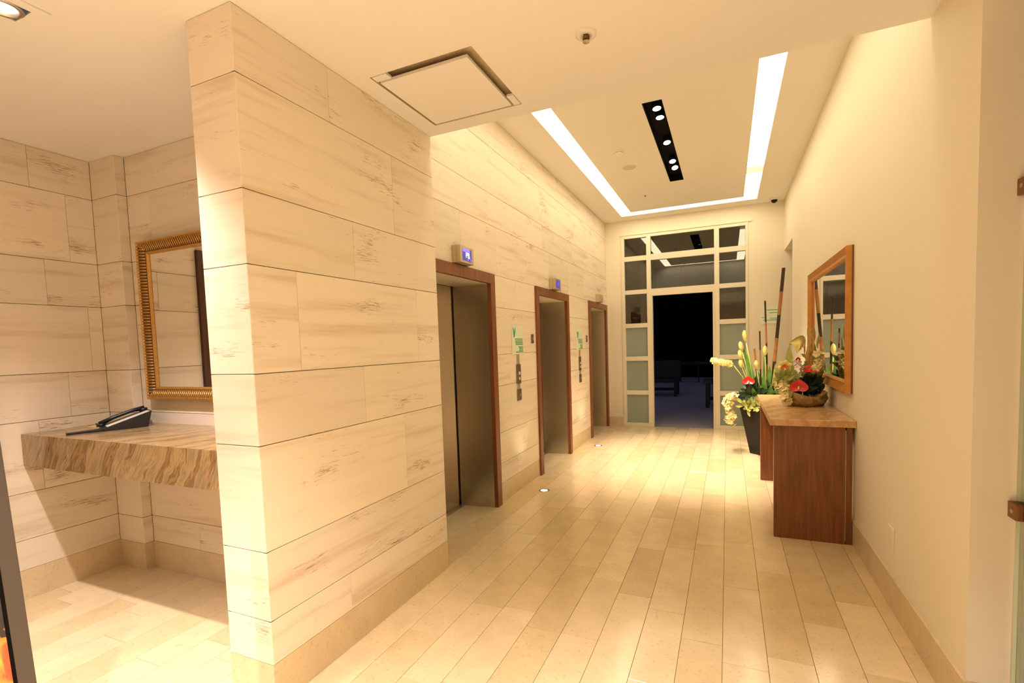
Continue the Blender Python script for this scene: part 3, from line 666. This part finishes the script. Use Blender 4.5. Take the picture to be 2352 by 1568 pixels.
# ---- floor uplights
for x, y, lab in ((.018, 3.244, 'small round lit floor uplight between the pier elevator and middle elevator'), (.017, 5.542, 'small round lit floor uplight between the middle elevator and far elevator')):
    e = empty('floor_uplight', (x, y, 0), lab, 'floor light', 'round uplights set into the floor')
    MB().lathe((x, y, 0), [(.056, .0005), (.054, .003), (.040, .0035), (.036, .001)], 32).build('ring', 'steel_dark', e, smooth=True)
    MB().lathe((x, y, 0), [(.037, .0008), (.02, .0022), (0, .0026)], 28).build('lens', 'bulb_up', e, smooth=True)
    spot('lamp_light', (x, y, .012), (x - .10, y, 2.0), W_UP, (1, .86, .60), 75, .7, .03, e)

# ---- wall indicators, plaques and buttons on the elevator wall
TM = lambda x, y, z: Matrix(((0, 0, 1, x), (1, 0, 0, y), (0, 1, 0, z), (0, 0, 0, 1)))
def indicator(y0, y1, z0, z1, label, mode):
    e = empty('floor_indicator', (XE, (y0 + y1) / 2, z0), label, 'display', 'floor indicators above the elevator doors')
    d = .075
    MB().box((XE, y0, z0), (XE + d * .55, y1, z1)).build('back_box', 'bezel', e, bevel=.004)
    MB().box((XE + d * .55, y0 + .004, z0 + .002), (XE + d, y1 - .004, z1 - .002)).build('bezel', 'bezel', e, bevel=.004)
    ym, zm = (y0 + y1) / 2, (z0 + z1) / 2
    if mode:
        w_, h_ = (y1 - y0) * .32, (z1 - z0) * .34
        s = MB().box((XE + d - .001, ym - w_, zm - h_), (XE + d + .0015, ym + w_, zm + h_)).build('screen', 'blue', e)
        if mode == 1:
            MB().box((XE + d + .001, ym - w_, zm + h_ * .45), (XE + d + .002, ym + w_ * .6, zm + h_)).build('lit_band', 'blue2', s)
            text_part('PB', .062, 'glyph', TM(XE + d + .003, ym + .005, zm - .006), s)
            MB().tube([(XE + d + .002, ym + .0, zm - h_ * .9), (XE + d + .002, ym + w_ * .5, zm - h_ * .45), (XE + d + .002, ym + w_ * .9, zm - h_ * .9)], .004, 6).build('arrow', 'blue2', s)
        else:
            text_part('1', .08, 'blue2', TM(XE + d + .003, ym, zm), s)
indicator(1.985, 2.215, FT + .006, 2.325, 'champagne floor indicator with blue screen reading PB above the pier elevator', 1)
indicator(4.28, 4.51, FT + .006, 2.325, 'champagne floor indicator with dim blue screen above the middle elevator', 2)
indicator(6.55, 6.78, FT + .006, 2.315, 'plain champagne floor indicator above the far elevator', 0)

def plaque(P, u0, u1, z0, z1, label, logo=True):
    """P(u,z,d) world"""
    c = P((u0 + u1) / 2, z0, 0); e = empty('sign_plaque', c, label, 'sign')
    def slab(a, b, c_, d_, d0, d1, nm, m, par=e):
        q = [P(a, c_, d0), P(b, c_, d0), P(b, d_, d0), P(a, d_, d0), P(a, c_, d1), P(b, c_, d1), P(b, d_, d1), P(a, d_, d1)]
        return MB().add(q, [(3, 2, 1, 0), (4, 5, 6, 7), (0, 1, 5, 4), (1, 2, 6, 5), (2, 3, 7, 6), (3, 0, 4, 7)]).build(nm, m, par)
    b = slab(u0, u1, z0, z1, .0, .008, 'board', 'plaque'); W_, H_ = u1 - u0, z1 - z0
    if logo:
        for (s0, s1, wd) in (((.14, .60), (.06, .93), .10), ((.16, .58), (.28, .95), .07), ((.15, .57), (.19, .80), .08)):
            a = Vector(P(u0 + s0[0] * W_, z0 + s0[1] * H_, .0092)); t_ = Vector(P(u0 + s1[0] * W_, z0 + s1[1] * H_, .0092))
            MB().leaf(a, t_, wd * W_, fold=0, n=5).build('leaf_emblem', 'green_ink', b)
        rows = [(.52, .24, .97), (.455, .26, .97), (.395, .28, .97), (.335, .30, .97), (.24, .55, .98), (.185, .62, .98), (.125, .60, .98), (.07, .30, .99)]
    else: rows = [(.78, .30, .97), (.62, .45, .97), (.36, .05, .25), (.20, .12, .95), (.30, .5, .95)]
    for zc, a, b_ in rows: slab(u0 + a * W_, u0 + b_ * W_, z0 + (zc - .02) * H_, z0 + (zc + .02) * H_, .008, .0092, 'text_line', 'green_ink', b)
PX = lambda u, z, d: (XE + .0005 + d, u, z)
plaque(PX, 3.09, 3.365, 1.425, 1.722, 'pale green wall plaque with leaf emblem beside the pier elevator')
plaque(PX, 5.36, 5.67, 1.418, 1.715, 'pale green wall plaque with leaf emblem beside the far elevator')
PY = lambda u, z, d: (u, YB - .0005 - d, z)
plaque(PY, 2.276, 2.536, 1.73, 2.008, 'pale green text plaque on the end wall behind the planter', logo=False)
def call_station(y, label):
    e = empty('call_station', (XE, y, .94), label, 'call button')
    MB().box((XE, y - .055, 1.115), (XE + .012, y + .045, 1.318)).build('button_plate', 'steel_dark', e, bevel=.003)
    for z in (1.17, 1.225):
        MB().lathe((XE + .012, y, z), [(.018, 0), (.018, .004), (.0, .005)], 20, axis='x').build('button', 'white', e)
    MB().box((XE, y - .05, .94), (XE + .014, y + .045, 1.06)).build('key_plate', 'steel_dark', e, bevel=.006)
    MB().lathe((XE + .014, y, 1.0), [(.012, 0), (.012, .006), (0, .006)], 16, axis='x').build('key_switch', 'alu', e)
    MB().box((XE, y - .03, 1.06), (XE + .004, y + .03, 1.115)).build('link_strip', 'bezel', e)
    MB().box((XE, y - .035, 1.318), (XE + .004, y + .03, 1.42)).build('link_strip', 'bezel', e)
call_station(3.235, 'steel call button plates below the plaque beside the pier elevator')
call_station(5.525, 'steel call button plates below the plaque beside the far elevator')
for y, lab in ((3.65, 'small steel wall plate just before the middle elevator frame'), (5.93, 'small steel wall plate just before the far elevator frame')):
    e = empty('wall_plate', (XE, y, 1.533), lab, 'wall plate')
    MB().box((XE, y - .03, 1.533), (XE + .010, y + .03, 1.633)).build('plate', 'steel_dark', e, bevel=.003)
    MB().lathe((XE + .010, y, 1.583), [(.012, 0), (.012, .003), (0, .004)], 16, axis='x').build('lens', 'alu', e)

# ---- outlet cover, glass clips and glass panel on the right
oc = empty('outlet_cover', (XR, 1.83, .31), 'cream outlet cover plate low on the cream wall', 'outlet')
MB().box((XR - .006, 1.775, .315), (XR, 1.885, .445)).build('plate', 'paint', oc, bevel=.002)
for z in (.35, .41): MB().box((XR - .0075, 1.815, z - .014), (XR - .005, 1.845, z + .014)).build('socket', 'frame_white', oc)
gp = empty('glass_panel', (2.737, .45, 0), 'frameless greenish glass panel fixed to the end of the cream wall', 'glass panel')
MB().box((2.731, -.25, .01), (2.743, .893, 2.72)).build('pane', 'glass_green', gp)
for z in (1.98, .835):
    e = MB().box((2.712, .845, z), (2.762, .905, z + .058)).build('clip', 'amber_dark', gp, bevel=.005)
    MB().lathe((2.712, .872, z + .029), [(.008, 0), (.008, -.003), (0, -.003)], 12, axis='x').build('screw', 'alu', e)

# ---- mirror on the right wall
RM0, RM1, RZ0, RZ1 = 2.765, 4.565, 1.085, 2.152
rm = empty('amber_mirror', (XR, (RM0 + RM1) / 2, RZ0), 'wide mirror in a smooth amber wood frame above the console', 'mirror')
PRM = lambda u, v, d: (XR - .0005 - d, u, v)
rect_frame(rm, PRM, RM0, RM1, RZ0, RZ1, [(0, 0), (0, .012)], 'amber_dark', 'edge_strip')
rect_frame(rm, PRM, RM0 + .001, RM1 - .001, RZ0 + .001, RZ1 - .001, [(0, .011), (0, .044), (.006, .050), (.055, .036), (.075, .038), (.088, .026), (.088, .01)], 'amber')
MB().box((XR - .017, RM0 + .085, RZ0 + .085), (XR - .012, RM1 - .085, RZ1 - .085)).build('mirror_glass', 'mirror', rm)

# ---- console table
CX, CY0, CY1 = 2.066, 2.635, 4.36
ct = empty('console_table', (2.33, 3.5, 0), 'wooden console table with two slab legs and an amber marble top', 'table')
MB().box((CX, CY0, .857), (XR - .013 + .012, CY1, .906)).build('marble_top', 'onyx2', ct, bevel=.006)
for y, nm in ((2.668, 'slab_leg'), (4.27, 'slab_leg')):
    lg = MB().box((2.093, y, 0), (2.548, y + .055, .857)).build(nm, 'wood', ct, bevel=.002)
    MB().box((2.556, y + .004, 0), (2.590, y + .05, .857)).build('rear_post', 'wood', lg)
    MB().box((2.549, y + .012, .02), (2.5555, y + .04, .83)).build('metal_strip', 'alu', lg)
MB().box((2.50, 2.723, .70), (2.54, 4.27, .857)).build('back_rail', 'wood', ct)

# ---- lattice screen in the side room (reflected in the gilt mirror)
ls = empty('lattice_screen', (-3.9, -1.0, 0), 'tall brown lattice screen in the side room seen through the doorway', 'screen')
for y in (-1.55, -.47): MB().box((-3.93, y, 0), (-3.88, y + .06, 2.02)).build('post', 'wood_dark', ls)
MB().box((-3.925, -1.49, 0), (-3.89, -.47, 1.62)).build('panel', 'wood_dark', ls)
MB().box((-3.93, -1.49, 1.62), (-3.88, -.47, 1.66)).build('rail', 'wood_dark', ls); MB().box((-3.93, -1.49, 1.98), (-3.88, -.47, 2.02)).build('rail', 'wood_dark', ls)
for i in range(12):
    y = -1.49 + i * .085
    MB().tube([(-3.91, y, 1.66), (-3.91, y + .16, 1.98)], .008, 4).build('lattice_slat', 'wood_dark', ls); MB().tube([(-3.90, y + .16, 1.66), (-3.90, y, 1.98)], .008, 4).build('lattice_slat', 'wood_dark', ls)
e = empty('added_lamp', (-3.3, -.6, H1), 'added unseen lamp brightening the side room', 'lamp')  # unseen source added to brighten the side room wall in the mirror
MB().lathe((-3.3, -.6, H1), [(.13, -.0005), (.13, -.03), (.12, -.035)], 28).build('rim', 'alu', e); MB().lathe((-3.3, -.6, H1), [(.12, -.034), (.08, -.055), (0, -.06)], 28).build('diffuser', 'bulb_up', e, smooth=True)

# ================================================================== PLANTS
# ---- tall black planter (square, turned 45 degrees)
VX, VY = 2.205, 5.583
pl = empty('tall_planter', (VX, VY, 0), 'tall tapered glossy black planter on the floor behind the console', 'planter')
def sq(r, z): return [(VX - r, VY, z), (VX, VY - r, z), (VX + r, VY, z), (VX, VY + r, z)]
v = MB(); v.hexa(sq(.165, 0), sq(.285, .60)); v.build('body', 'blackgloss', pl, bevel=.006)
v = MB(); ro, ri = sq(.292, .60), sq(.26, .60); r2, r3 = sq(.295, .625), sq(.263, .625)
for k in range(4):
    n = (k + 1) % 4; v.add([ro[k], ro[n], ri[n], ri[k], r2[k], r2[n], r3[n], r3[k]], [(3, 2, 1, 0), (4, 5, 6, 7), (0, 1, 5, 4), (2, 3, 7, 6)])
v.build('rim', 'blackgloss', pl)
v = MB(); v.add(sq(.262, .612), [(0, 1, 2, 3)]); v.build('soil', 'drift', pl)

def ellipsoid(mb, a, b, r, n=10, k=8, mi=0, pw=0.6):
    a, b = Vector(a), Vector(b); pts = []; rad = []
    for i in range(k + 1):
        t = i / k; pts.append(a + (b - a) * t); rad.append(max(.0015, r * math.sin(math.pi * min(max(t, .02), .98)) ** pw))
    mb.tube(pts, rad, n, mi)
def bud_flower(parent, foot, tip, head_len, r, mat='yellow', name='yellow_bud'):
    foot, tip = Vector(foot), Vector(tip); d = (tip - foot).normalized(); hb = tip - d * head_len
    mid = (foot + hb) / 2 + Vector((.01, 0, 0))
    o = MB().tube([foot, mid, hb], [.006, .006, .007], 7).build('stem', 'stem', parent, smooth=True)
    m = MB(); side = d.cross(Vector((0, 1, 0))).normalized(); fwd = d.cross(side)
    ellipsoid(m, hb - d * .004, tip, r * .8)
    for k in range(5):
        a = 2 * math.pi * k / 5; off = (math.cos(a) * side + math.sin(a) * fwd)
        m.leaf(hb + off * r * .3, tip + off * r * .55, r * 1.5, off * r * .55, side=d.cross(off), n=5, fold=-.1)
    m.build(name, mat, o, smooth=True)
def anthurium(parent, c, r, nrm, foot, mat='red', sq_=1.0):
    c, nrm = Vector(c), Vector(nrm).normalized(); foot = Vector(foot)
    s = MB().tube([foot, (foot + c) / 2 + Vector((0, .02, .03)), c - nrm * .004], .004, 6).build('stem', 'stem', parent, smooth=True)
    up = Vector((0, 0, 1)); a = up.cross(nrm).normalized(); b = nrm.cross(a); m = MB(); vs = [c - nrm * .012]; n = 28
    for ring, q in ((1, .5), (2, 1.0)):
        for k in range(n):
            t = 2 * math.pi * k / n; x = .5 * math.sin(t) ** 3 + .5 * math.sin(t); y = -.5 * math.cos(t) + .5 * -(13 * math.cos(t) - 5 * math.cos(2 * t) - 2 * math.cos(3 * t) - math.cos(4 * t)) / 15
            vs.append(c + a * x * r * q + b * y * r * q * sq_ + nrm * (.010 * q * q))
    fs = [(0, 1 + k, 1 + (k + 1) % n) for k in range(n)] + [(1 + k, 1 + n + k, 1 + n + (k + 1) % n, 1 + (k + 1) % n) for k in range(n)]
    m.add(vs, fs); sp = m.build('spathe', mat, parent, smooth=True)
    k = MB(); k.tube([c - nrm * .005, c + nrm * .02 + b * -.01, c + nrm * .045 + b * -.03], [.006, .006, .003], 7); k.build('spadix', 'yellow', sp, smooth=True)
def blossom(m, c, r, nrm, n=5, mi=0):
    c = Vector(c); nrm = Vector(nrm).normalized(); a = nrm.orthogonal().normalized(); b = nrm.cross(a); ph = random.uniform(0, 6)
    for k in range(n):
        t = ph + 2 * math.pi * k / n; d = math.cos(t) * a + math.sin(t) * b
        m.leaf(c, c + d * r + nrm * r * .25, r * .85, nrm * r * .15, side=nrm.cross(d), n=3, mi=mi)
def cluster(parent, name, mat, pts, r, count, spread, kind='blossom', seed=1):
    rs = random.Random(seed); m = MB(); pts = [Vector(p) for p in pts]
    for i in range(count):
        t = rs.random() * (len(pts) - 1); k = min(int(t), len(pts) - 2); p = pts[k].lerp(pts[k + 1], t - k)
        o = Vector((rs.gauss(0, 1), rs.gauss(0, 1), rs.gauss(0, 1))) * spread; nrm = (o + Vector((-.3, -.9, .3)) * spread)
        if nrm.length < 1e-6: nrm = Vector((0, -1, 0))
        if kind == 'blossom': blossom(m, p + o, r * rs.uniform(.7, 1.2), nrm)
        else:
            d = (o.normalized() + Vector((0, 0, .5))).normalized(); m.leaf(p + o * .4, p + o * .4 + d * r * rs.uniform(.7, 1.3), r * .4, Vector((0, 0, -r * .12)), n=4)
    o = m.build(name, mat, parent, smooth=True); o['kind'] = 'stuff'; return o
def cane(parent, a, b, r, k=5, flip=0):
    a, b = Vector(a), Vector(b); m = MB()
    for i in range(k):
        p, q = a.lerp(b, i / k), a.lerp(b, (i + 1) / k); m.tube([p, p.lerp(q, .03), p.lerp(q, .97), q], [r * 1.08, r, r, r * 1.08], 8, (i + flip) % 2)
    return m.build('bamboo_cane', ['cane_black', 'cane'], parent, smooth=True)

fa = empty('planter_flowers', (VX, VY, .62), 'tall arrangement of bamboo canes, yellow buds and a red bloom in the black planter', 'flowers')
F = lambda x, z, y=5.55: (x, y, z)
cane(fa, F(2.275, .62), F(2.428, 2.372), .020, 6, 1); cane(fa, F(2.255, .62), F(2.223, 1.98, 5.60), .011, 5, 0)
cane(fa, F(2.175, .62), F(2.158, 1.596), .009, 4, 1); cane(fa, F(2.17, .62), F(2.092, 1.375, 5.52), .012, 3, 1)
for foot, tip, hl, r in ((F(2.12, .66), F(1.975, 1.615), .15, .030), (F(2.10, .66), F(1.925, 1.47), .13, .028), (F(2.09, .66), F(1.915, 1.36, 5.5), .12, .027), (F(2.09, .66), F(1.92, 1.235, 5.47), .11, .027),
                         (F(2.22, .66), F(2.218, 1.41), .13, .028), (F(2.16, .66), F(2.11, 1.225, 5.46), .11, .027)):
    bud_flower(fa, foot, tip, hl, r)
o = MB().tube([F(2.1, .66, 5.5), F(1.95, 1.02, 5.48), F(1.834, 1.185, 5.47)], .006, 7).build('stem', 'stem', fa, smooth=True)
m = MB(); ellipsoid(m, F(1.845, 1.178, 5.47), F(1.565, 1.232, 5.47), .042, pw=.35)
for i in range(70):
    t = random.random(); c = Vector(F(1.845, 1.178, 5.47)).lerp(Vector(F(1.585, 1.228, 5.47)), t); a = random.uniform(0, 6.28); dv = Vector((-.35, math.cos(a), math.sin(a)))
    m.leaf(c + dv * .03, c + dv * .055, .022, n=2)
m.build('yellow_spike', 'yellow', o, smooth=True)
for a, b, wd, mt in ((F(2.12, .64), F(1.96, 1.40, 5.57), .075, 'leaf'), (F(2.10, .64, 5.6), F(2.00, 1.20, 5.6), .07, 'leaf_pale'), (F(2.20, .64), F(2.215, 1.33, 5.58), .07, 'leaf'), (F(2.24, .64), F(2.27, 1.15), .08, 'leaf'),
                     (F(2.27, .64), F(2.33, 1.18, 5.5), .06, 'leaf_pale'), (F(2.18, .64, 5.5), F(2.19, 1.05, 5.45), .07, 'leaf'), (F(2.30, .64), F(2.36, 1.05, 5.5), .07, 'leaf'), (F(2.24, .62, 5.7), F(2.12, 1.1, 5.75), .07, 'leaf'), (F(2.28, .62, 5.68), F(2.40, 1.05, 5.8), .07, 'leaf')):
    MB().leaf(a, b, wd, (.02, 0, 0), n=7).build('blade_leaf', mt, fa, smooth=True)
anthurium(fa, F(2.02, .965, 5.42), .075, (-.1, -1, .25), F(2.1, .66, 5.5), 'red', .75)
cluster(fa, 'dark_foliage', 'leaf_dark', [F(2.00, .76, 5.48), F(2.10, .86, 5.5), F(2.20, .78, 5.55), F(2.3, .74, 5.6)], .15, 90, .045, 'leaf', 3)
cluster(fa, 'green_foliage', 'leaf_pale', [F(1.97, .66, 5.45), F(2.08, .68, 5.42), F(2.2, .66, 5.38)], .09, 90, .04, 'leaf', 5)
cluster(fa, 'green_foliage', 'leaf', [F(2.12, .74, 5.5), F(2.25, .78, 5.45), F(2.34, .72, 5.55)], .14, 60, .04, 'leaf', 6)
cluster(fa, 'hanging_blossoms', 'cream', [F(1.90, .74, 5.48), F(1.80, .76, 5.46), F(1.775, .66, 5.46), F(1.80, .54, 5.46), F(1.825, .43, 5.46)], .036, 110, .024, 'blossom', 8)

# ---- arrangement on the console
bw = empty('driftwood_bowl', (2.41, 3.55, .906), 'rough driftwood bowl standing on the marble console top', 'bowl')
rs = random.Random(4); prof = [(.02, .0), (.85, .0), (.95, .25), (1.06, .6), (1.0, 1.0), (.88, 1.0), (.80, .7), (.0, .65)]; n = 28; vs = []; fs = []
jit = [1 + .10 * math.sin(3 * k * 2 * math.pi / n + 1) + rs.uniform(-.05, .05) for k in range(n)]
for r, h in prof:
    for k in range(n):
        a = 2 * math.pi * k / n; vs.append((2.41 + .155 * r * jit[k] * math.cos(a), 3.55 + .20 * r * jit[k] * math.sin(a), .906 + h * (.105 + .02 * math.sin(2 * a + .5))))
for i in range(len(prof) - 1):
    for k in range(n): fs.append((i * n + k, i * n + (k + 1) % n, (i + 1) * n + (k + 1) % n, (i + 1) * n + k))
MB().add(vs, fs).build('bowl_body', 'drift', bw, smooth=True)
m = MB(); m.tube([(2.30, 3.40, .935), (2.40, 3.36, .96), (2.52, 3.40, .95)], [.02, .028, .018], 8); m.tube([(2.48, 3.42, .98), (2.56, 3.44, 1.03)], [.02, .008], 7)
m.build('twisted_root', 'drift', bw, smooth=True)
ta = empty('console_flowers', (2.41, 3.55, .99), 'arrangement of red blooms, cream blossoms and dry grass in the driftwood bowl', 'flowers')
G = lambda x, z, y=3.5: (x, y, z)
tocam = (CAM - Vector((2.41, 3.5, 1.1))).normalized()
anthurium(ta, G(2.335, 1.085, 3.34), .072, (tocam.x, tocam.y, tocam.z + .12), G(2.40, .99), 'red', .82)
anthurium(ta, G(2.445, 1.222, 3.46), .070, (-.05, -.55, .80), G(2.42, .99), 'red', .9)
anthurium(ta, G(2.245, 1.235, 3.48), .036, (-.1, -1, .3), G(2.38, .99), 'orange', .9)
anthurium(ta, G(2.20, 1.13, 3.48), .055, (-.3, -1, .5), G(2.36, .99), 'leaf_pale', .9)
m = MB(); blossom(m, G(2.245, 1.25, 3.50), .062, (-.1, -1, .2), 6); m.build('yellow_petals', 'yellow', ta, smooth=True)
# arching yellow flower
o = MB().tube([G(2.38, .99), G(2.31, 1.25, 3.52), G(2.285, 1.43, 3.54), G(2.305, 1.465, 3.54)], .005, 7).build('stem', 'stem', ta, smooth=True)
m = MB()
for k in range(5): m.leaf(G(2.285, 1.455, 3.54), G(2.34 + .018 * k, 1.36 + .015 * k, 3.50 + .02 * k), .07, (.03, 0, .05), n=6)
m.build('yellow_petals', 'yellow', o, smooth=True)
MB().leaf(G(2.36, 1.02), G(2.285, 1.44, 3.53), .075, (-.03, 0, 0), n=7).build('blade_leaf', 'leaf_pale', ta, smooth=True)
for a, b, wd, mt in ((G(2.46, 1.0), G(2.50, 1.38, 3.55), .05, 'leaf_pale'), (G(2.48, 1.0), G(2.52, 1.33, 3.48), .05, 'leaf_pale'), (G(2.42, 1.0), G(2.43, 1.36, 3.58), .04, 'leaf'), (G(2.34, 1.0), G(2.17, 1.20, 3.45), .06, 'leaf_pale'),
                     (G(2.36, 1.0), G(2.20, 1.05, 3.40), .05, 'leaf'), (G(2.46, 1.0), G(2.53, 1.10, 3.36), .06, 'leaf_dark'), (G(2.44, 1.0), G(2.50, 1.18, 3.34), .07, 'leaf_dark'), (G(2.40, .98), G(2.40, 1.02, 3.30), .07, 'leaf_dark'), (G(2.47, 1.0, 3.6), G(2.52, 1.22, 3.75), .07, 'leaf')):
    MB().leaf(a, b, wd, (.01, 0, .02), n=6).build('blade_leaf', mt, ta, smooth=True)
cluster(ta, 'dark_foliage', 'leaf_dark', [G(2.36, 1.03, 3.44), G(2.43, 1.10, 3.46), G(2.455, 1.12, 3.48), G(2.46, 1.04, 3.50)], .075, 130, .022, 'leaf', 11)
cluster(ta, 'cream_blossoms', 'cream', [G(2.25, 1.06, 3.42), G(2.245, 1.0, 3.40), G(2.255, .955, 3.38)], .030, 50, .018, 'blossom', 12)
cluster(ta, 'cream_blossoms', 'cream', [G(2.22, 1.10, 3.44), G(2.205, 1.03, 3.42)], .030, 26, .02, 'blossom', 13)
cluster(ta, 'white_orchid', 'whitebloom', [G(2.345, 1.22, 3.48), G(2.345, 1.30, 3.5)], .036, 14, .014, 'blossom', 14)
anthurium(ta, G(2.345, 1.315, 3.47), .02, (-.1, -1, 0), G(2.40, .99), 'red', .8)
cluster(ta, 'pale_foliage', 'leaf_pale', [G(2.34, 1.10, 3.46), G(2.26, 1.16, 3.48), G(2.19, 1.12, 3.46)], .085, 36, .025, 'leaf', 15)
cluster(ta, 'cream_blossoms', 'cream', [G(2.485, 1.20, 3.46), G(2.50, 1.30, 3.48), G(2.505, 1.38, 3.50)], .038, 30, .014, 'blossom', 16)
cluster(ta, 'pale_foliage', 'leaf_pale', [G(2.45, 1.14, 3.52), G(2.47, 1.26, 3.56), G(2.48, 1.34, 3.60)], .09, 46, .016, 'leaf', 17)
cluster(ta, 'green_foliage', 'leaf', [G(2.47, 1.06, 3.62), G(2.48, 1.16, 3.66)], .08, 40, .02, 'leaf', 18)
rs = random.Random(21); m = MB()
for i in range(46):
    b = Vector(G(2.42 + rs.uniform(-.015, .015), 1.0)); t = Vector(G(2.455 + rs.gauss(0, .018), 1.46 + rs.uniform(-.12, .14), 3.55 + rs.gauss(0, .025)))
    m.tube([b, b.lerp(t, .5), t], [.0016, .0014, .0006], 4); m.leaf(t - Vector((0, 0, .09)), t + Vector((0, 0, .01)), .016, n=3)
o = m.build('dry_grass_plume', 'straw', ta, smooth=True); o['kind'] = 'stuff'
